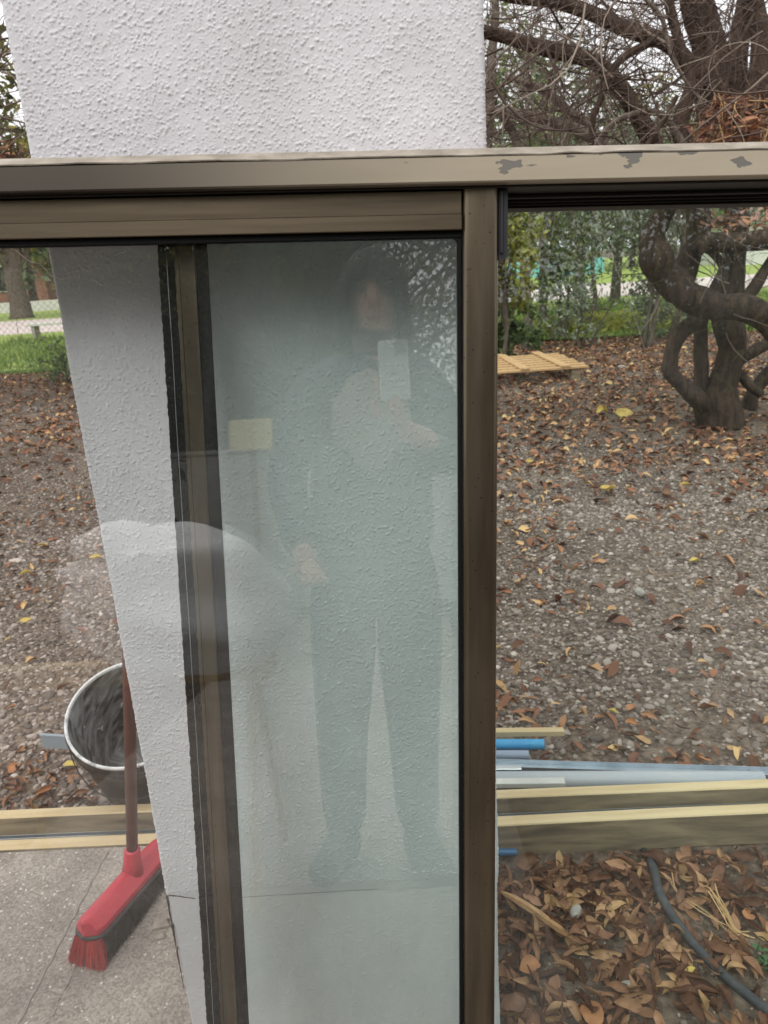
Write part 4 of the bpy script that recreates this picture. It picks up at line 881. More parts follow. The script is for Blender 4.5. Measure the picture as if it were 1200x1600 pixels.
br([(1082, 392), (1105, 380), (1140, 377), (1180, 378), (1225, 372)], 5.6, [22, 26, 27, 30, 30])
br([(1160, 478), (1182, 440), (1202, 415), (1225, 385)], 5.7, [20, 18, 18, 18])
br([(1166, 640), (1178, 610), (1195, 588), (1225, 560)], 6.1, [26, 20, 20, 20])
br([(1188, 615), (1168, 598), (1150, 580), (1155, 562), (1180, 548), (1225, 522)], 5.9, [14, 15, 16, 18, 18, 17])
br([(1115, 460), (1130, 420), (1112, 395), (1095, 385)], 5.7, [18, 14, 12, 10])
br([(1120, 180), (1150, 110), (1160, 40), (1170, -20)], 5.9, [34, 32, 30, 30], n=12)
br([(1130, 230), (1180, 150), (1190, 60), (1175, -20)], 5.5, [34, 30, 28, 28], n=12)
br([(1190, 250), (1195, 180), (1215, 90), (1225, 0)], 5.6, [44, 40, 36, 36], n=12)
br([(1080, 270), (1064, 200), (1078, 130), (1060, 60), (1040, -20)], 5.2, [30, 26, 14, 13, 13])
br([(1110, 130), (1060, 82), (1005, 55), (940, 26), (880, 8), (810, -5), (745, -22)], 5.6, [24, 22, 20, 18, 17, 16, 14])
br([(1025, 62), (990, 78), (955, 112), (938, 155), (926, 190), (920, 250)], 4.9, [11, 10, 9, 9, 9, 9])
br([(745, 172), (800, 176), (860, 190), (915, 210), (960, 240), (1000, 275)], 6.2, [13, 14, 15, 16, 17, 18], m_barkg)
br([(790, 120), (850, 142), (900, 180), (940, 225), (960, 260)], 6.6, [9, 11, 12, 13, 14], m_barkg)
br([(935, 230), (958, 192), (1000, 174), (1035, 180), (1060, 212), (1082, 250)], 5.0, [7, 8, 8, 9, 10, 12], m_barkg)
br([(995, 250), (1035, 192), (1058, 150)], 4.8, [7, 7, 6])
br([(785, 180), (800, 205), (820, 250)], 6.3, [13, 12, 12], m_barkg)
br([(760, 260), (765, 120), (775, 20), (770, -30)], 6.9, [16, 14, 10, 9], m_barkg)
br([(1100, 335), (1130, 350), (1142, 320), (1150, 295)], 5.0, [5, 6, 7, 8], m_barkg)
br([(1190, 0), (1150, 80), (1130, 150), (1100, 210)], 4.9, [6, 6, 5, 4])
br([(1000, -10), (1035, 30), (1050, 90), (1085, 150)], 4.7, [6, 6, 5, 4], m_barkg)
b = MB(); g_ = np.random.default_rng(21)
twigs(b, 470, (735, -60, 1230, 235), (4.0, 7.2), (90, 330), (.0016, .0052), g_)
twigs(b, 420, (735, -20, 1150, 210), (4.0, 7.0), (50, 170), (.0012, .003), g_)
twigs(b, 30, (735, -60, 1230, 180), (4.0, 5.5), (220, 420), (.005, .010), g_, curl=.6)
twigs(b, 90, (1010, 300, 1230, 520), (4.8, 7.0), (40, 150), (.0018, .005), g_)
o = tp(b, 'twigs', m_twig, False); o['kind'] = 'stuff'
# nest of dead leaves caught in the crotch
b = MB(); g_ = np.random.default_rng(8); c = wp(1160, 195, 4.55); tm = leaf_templates(8, 6, 3, 30, (.15, .3)); n = 620
off = g_.normal(0, 1, (n, 3)); off /= np.linalg.norm(off, axis=1)[:, None]; off *= g_.random((n, 1))**.5
P = c+off*[.30, .25, .19]+[.03, .1, 0]; P[:, 2] -= .12*(off[:, 0] > .2); scatter(tm, P, g_.uniform(.04, .10, n), g_.uniform(0, 6.28, n), g_.normal(0, 1.0, n), g_.normal(0, .8, n), b)
P = c+g_.normal(0, 1, (80, 3))*[.14, .1, .05]+[.06, 0, -.5]; scatter(tm, P, g_.uniform(.04, .09, 80), g_.uniform(0, 6.28, 80), g_.normal(0, 1.0, 80), g_.normal(0, .8, 80), b)
o = b.build('leaf_nest', m_nest, None, True); tag(o, 'reddish clump of dead leaves caught high in the gnarled tree', 'leaf clump')
b = MB(); twigs(b, 45, (1110, 140, 1215, 260), (4.3, 4.7), (30, 110), (.0015, .003), g_, dirbias=(-1.2, .8)); o = b.build('straw', m_straw); world_child_parent = None
o.parent = bpy.data.objects['leaf_nest']

def foliage(b, c, rad, n, size, g, clusters=60, flat=1.):
    """leaf faces spread in clumps through an ellipsoid"""
    cc = g.normal(0, 1, (clusters, 3)); cc /= np.linalg.norm(cc, axis=1)[:, None]; cc *= g.random((clusters, 1))**.42; cr = g.uniform(.10, .26, clusters)
    k = g.integers(0, clusters, n); p = cc[k]+g.normal(0, 1, (n, 3))*cr[k][:, None]*.6; P = np.array(c)+p*np.array(rad)
    s = g.uniform(*size, n); a = g.normal(0, 1, (n, 3)); a /= np.linalg.norm(a, axis=1)[:, None]; q = g.normal(0, 1, (n, 3)); q -= a*np.sum(a*q, 1)[:, None]; q /= np.linalg.norm(q, axis=1)[:, None]
    a *= s[:, None]; q *= (s*.42)[:, None]; V = np.stack([P-a, P+q, P+a, P-q], 1).reshape(-1, 3); i = np.arange(n)[:, None]*4; b.add(V, i+np.array([[0, 1, 2, 3]])); return cc*np.array(rad)+np.array(c)
def tree(name, base, h, tr, crown, label, cat='tree', group=None, mleaf=None, mb=None, n=3000, size=(.03, .07), clusters=60, trunks=1, seed=0, lean=0.):
    g = np.random.default_rng(seed); e = empty(name, tuple(base)); tag(e, label, cat, group); cz, rx, ry, rz = crown; B = np.zeros(3)
    b = MB(); C = np.array([lean, 0, cz])
    lf = MB(); cl = foliage(lf, C, (rx, ry, rz), n, size, g, clusters)
    for t in range(trunks):
        off = g.normal(0, .12 if trunks > 1 else .0, 3)*[1, 1, 0]; top = C+[off[0]*3, off[1]*2, rz*.5]
        m = 9; tt = np.linspace(0, 1, m)[:, None]; P = off+(top-off)*tt+g.normal(0, 1, (m, 3))*[.05, .05, 0]*np.sin(tt*np.pi)*h*.12; P[0, 2] = -.05
        b.tube(spline(P, 3), np.interp(np.linspace(0, 1, (m-1)*3+1), [0, .06, 1], [tr*1.4, tr, tr*.25]), 9, rough=.05)
        for k in range(0, len(cl), trunks*2):
            tgt = cl[(k+t) % len(cl)]; s0 = g.uniform(.3, .85); st = P[int(s0*(m-1))]; md = (st+tgt)/2+g.normal(0, .08, 3)*rx+[0, 0, .08*rz]
            b.tube(spline([st, md, tgt], 4), np.linspace(tr*.3, tr*.05, 9), 4, cap=False)
    b.build('trunk', mb or m_barkd, e, True); lf.build('crown', mleaf or m_leafD, e); return e
G = lambda px, py: ong(px, py, 0.)
def gb(px, y): # ground point under sight line column px at distance y
    p = ony(px, 500, y); return np.array([p[0], y, 0.])
tree('slim_tree', gb(824, 11.8), 5, .075, (3.2, 1.1, 1.0, 1.5), 'slim pale trunked tree behind the left end of the pallet', mleaf=m_leafD, n=1000, size=(.04, .09), seed=1, mb=m_barkg)
tree('slim_tree', gb(848, 13.6), 5, .085, (3.4, 1.2, 1.1, 1.5), 'slim dark trunked tree second from the window stile', mleaf=m_leafG, n=1300, size=(.04, .09), seed=2)
tree('slim_tree', gb(988, 11.2), 4, .032, (2.0, .72, .6, 1.35), 'pair of thin dark stems with fine grey green leaves beside the big tree', mleaf=m_leafG, n=3600, size=(.022, .045), seed=3, trunks=2, clusters=90)
tree('slim_tree', gb(927, 15.5), 5, .05, (3.0, 1.0, .8, 1.8), 'thin sapling with sparse leaves standing on the lawn', mleaf=m_leafG, n=1700, size=(.04, .075), seed=4, clusters=50)
tree('young_tree', gb(880, 12.6), 4, .03, (1.35, .62, .5, 1.1), 'loose green sapling between the slim trees', mleaf=m_leafD, n=2200, size=(.03, .06), seed=5, trunks=2, clusters=60)
tree('feathery_shrub', gb(788, 9.6), 3, .03, (1.35, .48, .4, .62), 'yellow green feathery shrub by the window stile', 'shrub', mleaf=m_leafY, n=3400, size=(.03, .07), seed=6, clusters=50)
tree('low_shrub', gb(792, 10.6), 1, .02, (.42, .45, .4, .5), 'dark green leafy low bush under the feathery shrub', 'shrub', mleaf=m_leafD, n=1800, size=(.04, .08), seed=7)
tree('twiggy_shrub', gb(895, 11.6), 1, .018, (.55, .6, .4, .55), 'thin grey twiggy bush behind the pallet', 'shrub', mleaf=m_leafG, n=700, size=(.025, .05), seed=8, trunks=4, clusters=50)
tree('twiggy_shrub', gb(1030, 11.9), 1, .02, (.7, .6, .4, .7), 'small grey green bush left of the gnarled trunk', 'shrub', mleaf=m_leafG, n=1500, size=(.025, .055), seed=9, trunks=3, clusters=40)
tree('low_shrub', gb(88, 11.4), 1, .015, (.33, .5, .35, .35), 'dark green low bush on the lawn edge left of the pillar', 'shrub', mleaf=m_leafD, n=500, size=(.02, .05), seed=10)
# left background trees
tree('park_tree', gb(36, 34), 12, .42, (5.2, 4.2, 3.5, 3.0), 'stout park tree across the path left of the pillar', mleaf=m_leafO, mb=m_barkg, n=2600, size=(.12, .3), seed=11, clusters=70)
tree('olive_tree', gb(-110, 9.0), 6, .10, (3.0, 1.6, 1.2, 1.5), 'olive green leafy tree at the upper left edge', mleaf=m_leafO, n=6500, size=(.04, .085), seed=12, clusters=90)
lt = empty('bare_tree', tuple(gb(-170, 5.2))); tag(lt, 'bare twiggy tree reaching in from the left edge', 'tree'); bpy.context.view_layer.update()
b = MB(); q = gb(-170, 5.2); b.tube(spline([q-[0, 0, .05], q+[.1, 0, 1.0], q+[.0, .1, 2.0], q+[.3, .1, 3.0]], 6), np.linspace(.09, .03, 19), 10, rough=.06); world_child(b.build('trunk', m_barkg, None, True), lt)
b = MB(); g_ = np.random.default_rng(33); twigs(b, 70, (-150, 60, 20, 250), (4.4, 6.2), (60, 240), (.003, .008), g_, dirbias=(.4, .8)); twigs(b, 60, (-160, 60, 40, 460), (4.4, 7.0), (40, 170), (.0018, .004), g_)
twigs(b, 14, (-60, 330, 30, 400), (4.4, 6.2), (80, 160), (.0025, .005), g_, dirbias=(-.8, .5))
o = b.build('twigs', m_twig); o['kind'] = 'stuff'; world_child(o, lt)
b = MB(); P = wp(10, 238, 5.0)+g_.normal(0, 1, (60, 3))*[.10, .08, .03]; scatter(tm, P, g_.uniform(.05, .1, 60), g_.uniform(0, 6.28, 60), g_.normal(0, .8, 60), g_.normal(0, .8, 60), b)
o = b.build('dead_leaves', m_nest, None, True); world_child(o, lt)
# mid and far trees behind the gnarled tree
specs = [(700, 17, 6.5, 2.6, m_leafD), (820, 19, 5.5, 2.4, m_leafG), (905, 16.5, 4.6, 1.6, m_leafD), (960, 20, 6.0, 2.4, m_leafO), (1060, 18, 5.0, 2.0, m_leafD), (1150, 21, 6.0, 2.6, m_leafG), (1260, 19, 6.0, 2.6, m_leafD)]
lab = ['dense green tree directly behind the pillar', 'grey green tree behind the two slim trees', 'dark green tree seen between the bare limbs', 'olive green tree right of the sapling', 'dark green tree behind the gnarled trunk', 'pale green tree past the gnarled limbs', 'dark green tree at the far right edge']
for i, ((px, y, h, r, ml), lb) in enumerate(zip(specs, lab)):
    tree('broadleaf_tree', gb(px, y), h, .13, (h*.60, r, r*.8, h*.30), lb, group='trees beyond the path and lawn', mleaf=ml, n=1600, size=(.05, .12), seed=40+i, clusters=60)
fx = [(-60, 52), (60, 58), (640, 60), (730, 48), (800, 66), (865, 54), (925, 70), (985, 57), (1045, 64), (1105, 52), (1165, 68), (1230, 56), (1300, 62), (-140, 62), (120, 70)]
names = ['far left edge', 'left gap, behind the stout tree', 'pillar, left of centre', 'pillar, right edge', 'two slim trees', 'pallet end', 'sapling', 'pair of thin stems', 'small grey bush', 'gnarled trunk', 'twisted right limbs', 'right picture edge', 'outermost right', 'outermost left', 'pillar, far left']
ft = []
for v in range(3):
    ft.append(tree('distant_tree', (0, 0, 0), 9, .25, (5.0, 4.2, 3.5, 3.6), '', group='distant park trees', mleaf=[m_leafD, m_leafG, m_leafO][v], n=2600, size=(.18, .4), seed=60+v, clusters=60))
for i, ((px, y), nm_) in enumerate(zip(fx, names)):
    v = i % 3; src = ft[v]
    if i < 3: e = src
    else:
        e = src.copy(); COL.objects.link(e)
        for ch in src.children:
            c2 = ch.copy(); COL.objects.link(c2); c2.parent = e
    e.location = tuple(gb(px, y)); e.rotation_euler = (0, 0, i*1.1); sc = .8+.07*((i*5) % 7); e.scale = (sc, sc, sc)
    e['label'] = ['dark', 'grey', 'olive'][v]+' distant tree in line with the '+nm_
# grass blades at the near edge of the lawn
n = 42000; g_ = np.random.default_rng(9); x = g_.uniform(-9, 12, n); y = 12.2+8*g_.random(n)**1.6; y += .35*np.sin(x*.7); hgt = g_.uniform(.04, .15, n)*(1+.8*np.sin(x*1.3)*np.cos(y)); a = g_.uniform(0, 6.28, n); wd = .012
P = np.stack([x, y, np.full(n, .03)], -1); dx = np.stack([np.cos(a)*wd, np.sin(a)*wd, 0*a], -1); tip = P+np.stack([g_.normal(0, .03, n), g_.normal(0, .03, n), hgt], -1)
b = MB(); b.add(np.stack([P-dx, P+dx, tip], 1).reshape(-1, 3), None, np.arange(3*n).reshape(-1, 3)); tag(b.build('grass', m_blade), 'bright green grass along the near edge of the lawn', 'grass', kind='stuff')
# low broad weeds in the grass on the right
b = MB(); foliage(b, np.array([4.0, 13.6, .12]), (2.6, 1.1, .22), 5200, (.03, .07), g_, 120); tag(b.build('ground_cover', m_leafY), 'light green ground cover on the lawn behind the pallet', 'plants', kind='stuff')
# chain link fence
fe = empty('chain_link_fence', (-7, 11.2, 0)); tag(fe, 'thin chain link fence crossing the lawn edge at the left', 'fence')
b = MB(); pit = .09; x0, x1, hh = -7.0, 0.6, 1.5; V = []; 
def wirestrip(p, q, r):
    b.tube(np.array([p, q]), r, 3, cap=False)
kx_ = np.arange(x0-hh, x1+hh, pit)
for xx_ in kx_:
    for s in (1, -1):
        a0 = xx_; z0_, z1_ = 0., hh; pA = [a0 if s > 0 else a0+hh, 0, z0_]; pB = [a0+hh if s > 0 else a0, 0, z1_]
        pA, pB = np.array(pA, float), np.array(pB, float); d = pB-pA
        t0 = 0.; t1 = 1.
        for lim, sg in ((x0, 1), (x1, -1)):
            if d[0] != 0:
                t = (lim-pA[0])/d[0]
                if (sg*d[0]) > 0: t0 = max(t0, t)
                else: t1 = min(t1, t)
        if t0 < t1: wirestrip(pA+d*t0+[7, .004*s, .05], pA+d*t1+[7, .004*s, .05], .0022)
b.build('wire_mesh', m_wire, fe)
for px_ in (0., 3.7, 7.6):
    MB().tube(np.array([[px_, .03, -.05], [px_, .03, 1.62]]), .022, 10).build('post', m_wire, fe, True)
MB().tube(np.array([[0, .03, 1.56], [7.6, .03, 1.56]]), .0025, 5).build('top_rail', m_wire, fe, True)
# far buildings and park walls
def building(name, x, y, w_, d, h, label, wm, wins, roofm):
    e = empty(name, (x, y, 0)); tag(e, label, 'building'); MB().box((-w_/2, 0, 0), (w_/2, d, h)).build('wall', wm, e)
    b = MB(); b.add([(-w_/2-.4, -.5, h+.01), (w_/2+.4, -.5, h+.01), (w_/2+.4, d+.5, h+.01), (-w_/2-.4, d+.5, h+.01), (-w_/2-.4, d/2, h+2.2), (w_/2+.4, d/2, h+2.2)], [[0, 1, 5, 4], [2, 3, 4, 5], [3, 2, 1, 0]], [[0, 4, 3], [1, 2, 5]]); b.build('roof', roofm, e)
    for (a, c, z0, z1) in wins:
        f = MB().box((a-.08, -.06, z0-.08), (c+.08, -.003, z1+.08)).build('window', m_whiteflat, e); MB().box((a, -.075, z0), (c, -.063, z1)).build('pane', m_dark, f)
    return e
building('brick_house', -36, 70, 16, 9, 4.2, 'red brick house far away left of the pillar', m_brick, [(-6, -4, 1, 3), (-2, 0, 1, 3), (3, 5, 1, 3)], m_roof)
p = gb(1195, 44); building('brick_house', p[0]+3.0, 44, 9, 6, 2.3, 'low brick building glimpsed past the right limbs of the gnarled tree', m_whiteflat, [(-3, -1.6, .9, 1.7), (1, 2.4, .9, 1.7)], m_brick)
b = MB(); b.box((5.5, 46, 0), (13.5, 46.2, .9), .01); tag(b.build('teal_wall', m_teal), 'low teal painted wall beyond the path', 'wall')
b = MB(); b.box((-34, 42, 0), (-9, 42.3, .55), .01); tag(b.build('pale_wall', m_whiteflat), 'low pale wall across the far lawn on the left', 'wall')
# park bench edge seen as a pale bar at the left
b = MB(); p = ony(75, 510, 19.5); b.box((p[0]-.5, 19.4, .40), (p[0]+1.2, 19.75, .46), .005); o = b.build('bench_seat', m_whiteflat); o2 = empty('park_bench', (0, 0, 0)); tag(o2, 'low white bench on the grass before the path left of the pillar', 'bench'); o.parent = o2; o.name = 'seat'
for dx_ in (-.35, 1.05): MB().box((p[0]+dx_-.04, 19.42, .02), (p[0]+dx_+.04, 19.73, .399), .003).build('leg', m_stone, o2)

# ================================================================ PALLET
def pallet():
    zt_ = .20; A = ong(782, 553, zt_); B = ong(901, 545, zt_); Cc = ong(920, 568, zt_); ux = nrm((B-A)*[1, 1, 0]); uy = np.array([-ux[1], ux[0], 0]); dp = abs(np.dot(B-Cc, uy)); ln = 1.6; org = Cc-ux*ln; org[2] = 0
    e = empty('wooden_pallet', tuple(org)); e.rotation_euler = (0, 0, math.atan2(ux[1], ux[0])); tag(e, 'pale slatted wooden pallet raised on blocks near the trees', 'pallet')
    for k in range(7):
        y = k*dp/7; MB().box((0, y, zt_-.045), (ln+.02*(k % 2), y+dp/7*.50, zt_-.022), .002).build('slat', m_palt, e)
    for x in (.06, .44, .86, 1.30):
        MB().box((x, -.01, zt_-.0215), (x+.10, dp+.02, zt_), .003).build('cross_board', m_palt, e)
    for x in (.44, 1.42):
        for y in (.02, dp-.12): MB().box((x, y, 0), (x+.10, y+.09, zt_-.0455), .004).build('block', m_pineweath, e)
pallet()

# ================================================================ BEHIND THE VIEWER, PARTLY ADDED TO SHAPE REFLECTIONS (seen only mirrored in the panes)
def skin(name, pts, edges, m, parent, sub=2, root=0):
    me = bpy.data.meshes.new(name); me.from_pydata([p[0] for p in pts], edges, []); o = link(name, me, m, parent)
    md = o.modifiers.new('skin', 'SKIN'); md.use_smooth_shade = True
    for i, p in enumerate(pts):
        sv = me.skin_vertices[0].data[i]; r = p[1]; sv.radius = (r, r) if not hasattr(r, '__len__') else r; sv.use_root = (i == root)
    ms = o.modifiers.new('sub', 'SUBSURF'); ms.levels = sub; ms.render_levels = sub; return o
def person():
    # local: x = right in the mirror image (person's left hand side flipped), faces +y, z up. Local ground at 0
    e = empty('person', (-.085, -.46, SZ)); e.scale = (1, 1, 1.06); tag(e, 'person in a dark open jacket holding up a phone, mirrored faintly in the glass', 'person')
    hx = .045
    B = [((0, -.02, .84), (.135, .105)), ((0, -.01, .95), (.125, .095)), ((.01, 0, 1.08), (.115, .085)), ((.015, 0, 1.22), (.135, .09)), ((.02, -.01, 1.31), (.085, .07)), ((.03, 0, 1.365), (.045, .048)), ((hx, .015, 1.43), (.052, .062)), ((hx, .025, 1.50), (.072, .088)), ((hx, .02, 1.565), (.060, .075)),
         ((-.085, -.02, .80), .085), ((-.11, -.01, .46), .056), ((-.125, -.03, .30), .052), ((-.125, -.035, .08), .036), ((-.15, .09, .03), .030),
         ((.085, -.02, .80), .085), ((.085, -.01, .46), .056), ((.085, -.03, .30), .052), ((.08, -.035, .08), .036), ((.085, .09, .03), .030),
         ((.175, -.01, 1.285), .052), ((.235, .03, 1.06), .042), ((.15, .28, 1.11), .034), ((.105, .335, 1.13), .025),
         ((-.15, -.01, 1.285), .052), ((-.225, .0, 1.04), .042), ((-.19, .14, .88), .033), ((-.16, .20, .83), .026)]
    E = [(0, 1), (1, 2), (2, 3), (3, 4), (4, 5), (5, 6), (6, 7), (7, 8), (0, 9), (9, 10), (10, 11), (11, 12), (12, 13), (0, 14), (14, 15), (15, 16), (16, 17), (17, 18), (4, 19), (19, 20), (20, 21), (21, 22), (4, 23), (23, 24), (24, 25), (25, 26)]
    skin('body', B, E, m_skin, e)
    # hands with fingers
    def hand(name, w0, dr, side, holding):
        w0 = np.array(w0); dr = nrm(dr); sx_ = nrm(side); pm = w0+dr*.05; nn = nrm(np.cross(dr, sx_))
        skin(name, [(tuple(w0), .022), (tuple(w0+dr*.03), (.030, .018)), (tuple(w0+dr*.065), (.034, .016)), (tuple(w0+dr*.085), (.030, .014))], [(0, 1), (1, 2), (2, 3)], m_skin, e, 1)
        for k, (o_, ln) in enumerate(zip((-.027, -.009, .009, .026), (.062, .072, .067, .052))):
            st = w0+dr*.080+sx_*o_; c = nn*(-.6 if holding else -.35); q1 = st+nrm(dr+c*.4)*ln*.45; q2 = q1+nrm(dr+c*1.3)*ln*.32; q3 = q2+nrm(dr*.5+c*1.8)*ln*.23
            skin('finger', [(tuple(st-dr*.01), .0088), (tuple(q1), .0082), (tuple(q2), .0076), (tuple(q3), .0062)], [(0, 1), (1, 2), (2, 3)], m_skin, e, 1)
        st = w0+dr*.03-sx_*.026; q1 = st-sx_*.025+dr*.025-nn*.01; q2 = q1+dr*.028-nn*.012
        skin('thumb', [(tuple(st), .012), (tuple(q1), .0095), (tuple(q2), .008)], [(0, 1), (1, 2)], m_skin, e, 1)
    hand('hand', (.105, .335, 1.13), (-.25, .12, 1), (1, .1, .2), True)
    hand('hand', (-.16, .20, .83), (.25, .8, -.35), (.9, -.2, 0), False)
    # face
    b = MB(); fx_ = np.array([hx, .105, 1.49])
    V, Fc = ico2(); b.add(V*[.013, .020, .026]+fx_+[0, .006, 0], None, Fc); b.build('nose', m_skin, e, True)
    for s in (-1, 1):
        MB_ = MB(); MB_.add(V*[.015, .008, .008]+fx_+[s*.031, -.006, .025], None, Fc); MB_.build('eye', m_dark, e, True)
        MB_ = MB(); MB_.add(V*[.010, .016, .028]+np.array([hx+s*.078, .02, 1.49]), None, Fc); MB_.build('ear', m_skin, e, True)
    MB_ = MB(); MB_.add(V*[.025, .008, .007]+fx_+[0, -.006, -.045], None, Fc); MB_.build('mouth', mat('lips', (.40, .14, .12), .5), e, True)
    # hair: cap, and long falls
    g = np.random.default_rng(6); na, nzh = 64, 30; V = []; Qh = []
    aa = np.linspace(-np.pi, np.pi, na); tz = np.linspace(0, 1, nzh); vid = {}
    for i, t in enumerate(tz):
        for j, a in enumerate(aa):
            if t < .4:
                ph_ = t/.4*np.pi/2; rr_ = math.sin(ph_); z = 1.515+.118*math.cos(ph_)
            else: rr_ = 1.0+.10*math.sin((t-.4)*4); z = 1.515-(t-.4)/.6*(.27+.02*math.sin(a*7))
            strand = 1+.035*math.sin(a*23+t*2)+.02*math.sin(a*41)
            vid[i, j] = len(V); V.append((hx+.085*rr_*strand*(1 if t < .6 else 1-.35*(t-.6)/.4)*math.sin(a), -.002+(.112 if math.cos(a) > 0 else .10)*rr_*strand*math.cos(a)*(1 if t < .55 else .8), z))
    for i in range(nzh-1):
        for j in range(na-1):
            a = (aa[j]+aa[j+1])/2; front = abs(a+.10) < .80; z = V[vid[i, j]][2]
            if front and z < 1.585-.10*abs(a+.25): continue
            Qh.append([vid[i, j], vid[i+1, j], vid[i+1, j+1], vid[i, j+1]])
    hb_ = MB(); hb_.add(V, Qh); ho = hb_.build('hair', m_hair, e, True); sm_ = ho.modifiers.new('thick', 'SOLIDIFY'); sm_.thickness = .014; sm_.offset = -1
    # clothes
    skin('trousers', [((0, -.02, .86), (.165, .125)), ((0, -.015, .93), (.155, .115)), ((-.09, -.02, .72), .118), ((-.108, -.01, .48), .092), ((-.125, -.03, .28), .076), ((-.128, -.03, .06), .066), ((.09, -.02, .72), .118), ((.088, -.01, .48), .092), ((.085, -.03, .28), .076), ((.085, -.03, .06), .066)],
         [(0, 1), (0, 2), (2, 3), (3, 4), (4, 5), (0, 6), (6, 7), (7, 8), (8, 9)], m_trous, e)
    skin('jacket', [((0, -.03, .78), (.205, .14)), ((0, -.025, .95), (.195, .135)), ((.01, -.02, 1.10), (.185, .125)), ((.015, -.02, 1.24), (.18, .115)), ((.02, -.03, 1.33), (.10, .08)), ((.19, -.015, 1.28), .074), ((.25, .025, 1.06), .062), ((.12, .30, 1.105), .046), ((-.165, -.015, 1.28), .072), ((-.24, -.0, 1.04), .062), ((-.175, .175, .85), .046)],
         [(0, 1), (1, 2), (2, 3), (3, 4), (4, 5), (5, 6), (6, 7), (4, 8), (8, 9), (9, 10)], m_jacket, e)
    MB_ = MB(); MB_.add(ico2()[0]*[.115, .075, .16]+np.array([.02, .055, 1.17]), None, ico2()[1]); MB_.build('top', m_top, e, True)
    for s in (-1, 1):
        x0_ = -.125 if s < 0 else .082
        skin('shoe', [((x0_, -.06, .055), (.058, .055)), ((x0_+s*.02, .06, .045), (.056, .045)), ((x0_+s*.06, .17, .038), (.050, .036))], [(0, 1), (1, 2)], m_shoe, e)
    return e
person()
ph = empty('phone', (.010, -.095, 1.412)); tag(ph, 'pale mobile phone held up in front of the face', 'phone')
MB().box((-.036, -.004, -.070), (.036, .004, .070), .004).build('phone_body', m_phone, ph); ph.rotation_euler = (R_(-8), 0, 0)
MB().box((.004, .0042, .038), (.034, .0065, .070), .001).build('camera_bump', m_alu, ph)
# trestle with a made-up cloth heap, standing in for an unclear mirrored white shape
tr_ = empty('trestle', (-.80, -.42, SZ+.06)); tag(tr_, 'wooden trestle on the patio behind the viewer, propping the white stand-in', 'trestle')
MB().box((-.42, -.05, .50), (.42, .05, .56), .004).build('beam', m_pine, tr_)
for sx2 in (-.36, .36):
    for sy2 in (-1, 1):
        b = MB(); b.tube(np.array([[sx2, sy2*.03, .50], [sx2*1.05, sy2*.22, -.06]]), .013, 4); b.build('leg', m_pine, tr_)
g_ = np.random.default_rng(14); V, Fc = ico2()
for _ in range(2): # subdivide for folds
    mid = {}; Vl = list(map(tuple, V)); out = []
    def mm_(a, b_):
        k = (min(a, b_), max(a, b_))
        if k not in mid: p_ = (np.array(Vl[a])+Vl[b_])/2; p_ /= np.linalg.norm(p_); Vl.append(tuple(p_)); mid[k] = len(Vl)-1
        return mid[k]
    for a, b_, c in Fc:
        x_, y_, z_ = mm_(a, b_), mm_(b_, c), mm_(c, a); out += [(a, x_, z_), (b_, y_, x_), (c, z_, y_), (x_, y_, z_)]
    V = np.array(Vl); Fc = np.array(out)
fan = np.arctan2(V[:, 2]+.25, V[:, 0]+1.6); rad_ = 1-.25*np.clip(-V[:, 0], 0, 1)
fold = (.30*np.abs(np.sin(fan*9+1.5*V[:, 1]))-.15+.12*np.abs(np.sin(fan*21+V[:, 0]*3)))*np.clip(.9-V[:, 0], 0, 1.0)+.03*np.sin(V[:, 0]*7+V[:, 2]*5)
Vs = V*(rad_+fold)[:, None]*[.34, .24, .19]; Vs[:, 1] += .05*np.sin(fan*14+V[:, 0]*2)*(V[:, 1] > 0)*V[:, 1]; Vs[:, 2] -= .10*np.clip(Vs[:, 0], -.3, .3)
b = MB(); b.add(Vs, None, Fc); o = b.build('white_stand_in', m_whitec, None, True); o.location = (-.64, -.40, .875); o.rotation_euler = (0, R_(8), 0)  # invented cloth form that supplies the white mirrored shape
tag(o, 'bunched white cloth on the trestle, standing in for an unclear white shape mirrored at left', 'cloth')
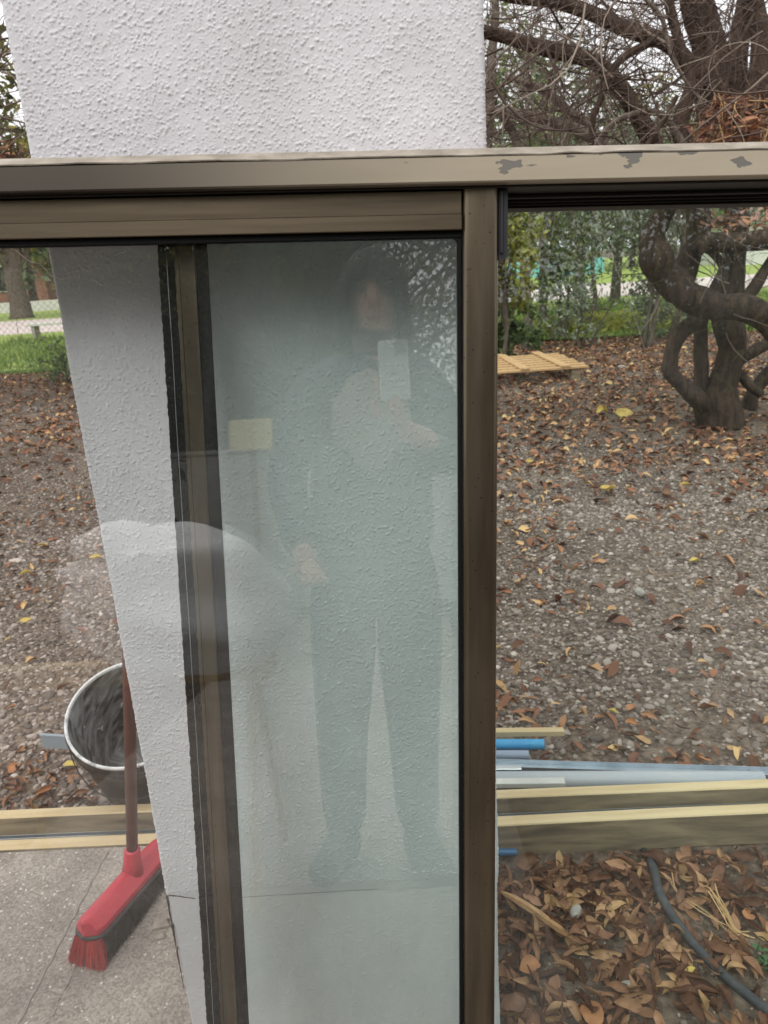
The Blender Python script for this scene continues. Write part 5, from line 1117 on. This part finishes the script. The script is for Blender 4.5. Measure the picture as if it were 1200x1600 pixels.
# pale wall added to brighten what the middle pane mirrors
b = MB(); b.box((-3.0, -6.9, -.1), (.75, -6.7, 1.75), .01); b.box((-3.05, -6.93, 1.752), (.8, -6.67, 1.80), .008)
tag(b.build('reflection_wall', mat('pale_wall_paint', (.60, .60, .55), .85, col2=(.5, .5, .46), scale=3)), 'low pale wall added behind the viewer to brighten the mirrored middle', 'wall')
b = MB(); b.box((-1.30, -4.02, 1.56), (-.98, -3.99, 1.79), .003); o = empty('yellow_stand_in', (0, 0, 0)); tag(o, 'small pale yellow board on a post behind the viewer, standing in for an unclear mirrored yellow patch', 'board'); b.build('board', m_yboard, o)  # board made up to give the panes their mirrored yellow rectangle
MB().box((-1.16, -4.06, SZ), (-1.12, -4.021, 1.79), .002).build('post', m_pineweath, o)
for i, (x, y, cz, rx, ry, rz, ml, lb) in enumerate([(2.3, -5.6, 2.7, 1.45, 1.0, 1.7, m_leafD, 'dark green tree behind the viewer mirrored at the upper right of the pane'), (4.6, -7.2, 3.6, 2.4, 1.5, 2.4, m_leafD, 'taller green tree behind the viewer to the right'),
        (-.9, -7.6, 4.5, 3.2, 1.4, 1.7, m_leafO, 'olive green tree whose crown hangs over the added pale wall'), (-1.6, -10.5, 3.0, 3.6, 1.4, 2.3, m_leafG, 'pale grey green tree added beyond the wall to break up mirrored sky'), (-4.6, -6.2, 3.2, 2.0, 1.2, 2.3, m_leafD, 'large dark tree added left of the pale wall to darken reflections'), (7.8, -5.0, 3.6, 2.2, 1.6, 2.2, m_leafG, 'grey green tree to the far right behind the viewer')]):  # pale far tree and dark left tree added to tone the reflections
    tree('garden_tree', (x, y, 0), cz+rz, .12, (cz, rx, ry, rz), lb, group='trees behind the viewer', mleaf=ml, n=(9000 if x > 2 else 26000), size=(.022, .06), seed=80+i, clusters=200)

def filler_hedge(c, r_, n, box, label):
    b = MB(); g_ = np.random.default_rng(int(abs(c[0])*10)); foliage(b, np.array(c), r_, n, (.04, .10), g_, 300); b.box(*box); tag(b.build('filler_hedge', m_hedge), label, 'filler_hedge')  # side hedges put in to keep bright sky out of the panes
m_hedge = mat('hedge_leaves', (.1, .1, .1), .6, isl=[(0, (.012, .022, .01)), (1, (.09, .12, .04)), (.6, (.035, .055, .02))], trans=.2)
filler_hedge([6.1, -7.6, 1.9], (5.3, .6, 2.1), 24000, ((.95, -7.8, 0), (11, -7.4, 3.4)), 'long green hedge behind the viewer on the right, added to darken reflections')
filler_hedge([-6.8, -5.0, 1.6], (4.2, .6, 1.7), 18000, ((-10.5, -5.2, 0), (-3.1, -4.8, 2.8)), 'long green hedge behind the viewer on the left, added to darken reflections')
bpy.data.objects['leaf_nest']['kind'] = 'stuff'

m_hedge2 = mat('evergreen_screen', (.1, .1, .1), .6, isl=[(0, (.03, .045, .025)), (1, (.20, .25, .13)), (.6, (.08, .11, .055))], trans=.3)
b = MB(); g_ = np.random.default_rng(91); foliage(b, np.array([-8.2, -12.5, 3.6]), (4.0, .9, 4.0), 30000, (.04, .11), g_, 500); b.box((-12, -12.9, 0), (-4.6, -12.3, 6.6))  # foliage mass added to cover sky mirrored in the left pane
tag(b.build('filler_hedge', m_hedge2), 'tall evergreen screen added far behind the viewer at the left to block mirrored sky', 'filler_hedge')

b = MB(); g_ = np.random.default_rng(93); foliage(b, np.array([-2.6, -8.3, 2.6]), (2.5, .45, 2.4), 42000, (.025, .07), g_, 500); b.box((-4.9, -8.5, 0), (-.45, -8.1, 4.5))  # added so the panes mirror mid-tone leaves instead of sky
tag(b.build('filler_hedge', m_hedge2), 'tall clipped pale green hedge added behind the pale wall to block mirrored sky', 'filler_hedge')
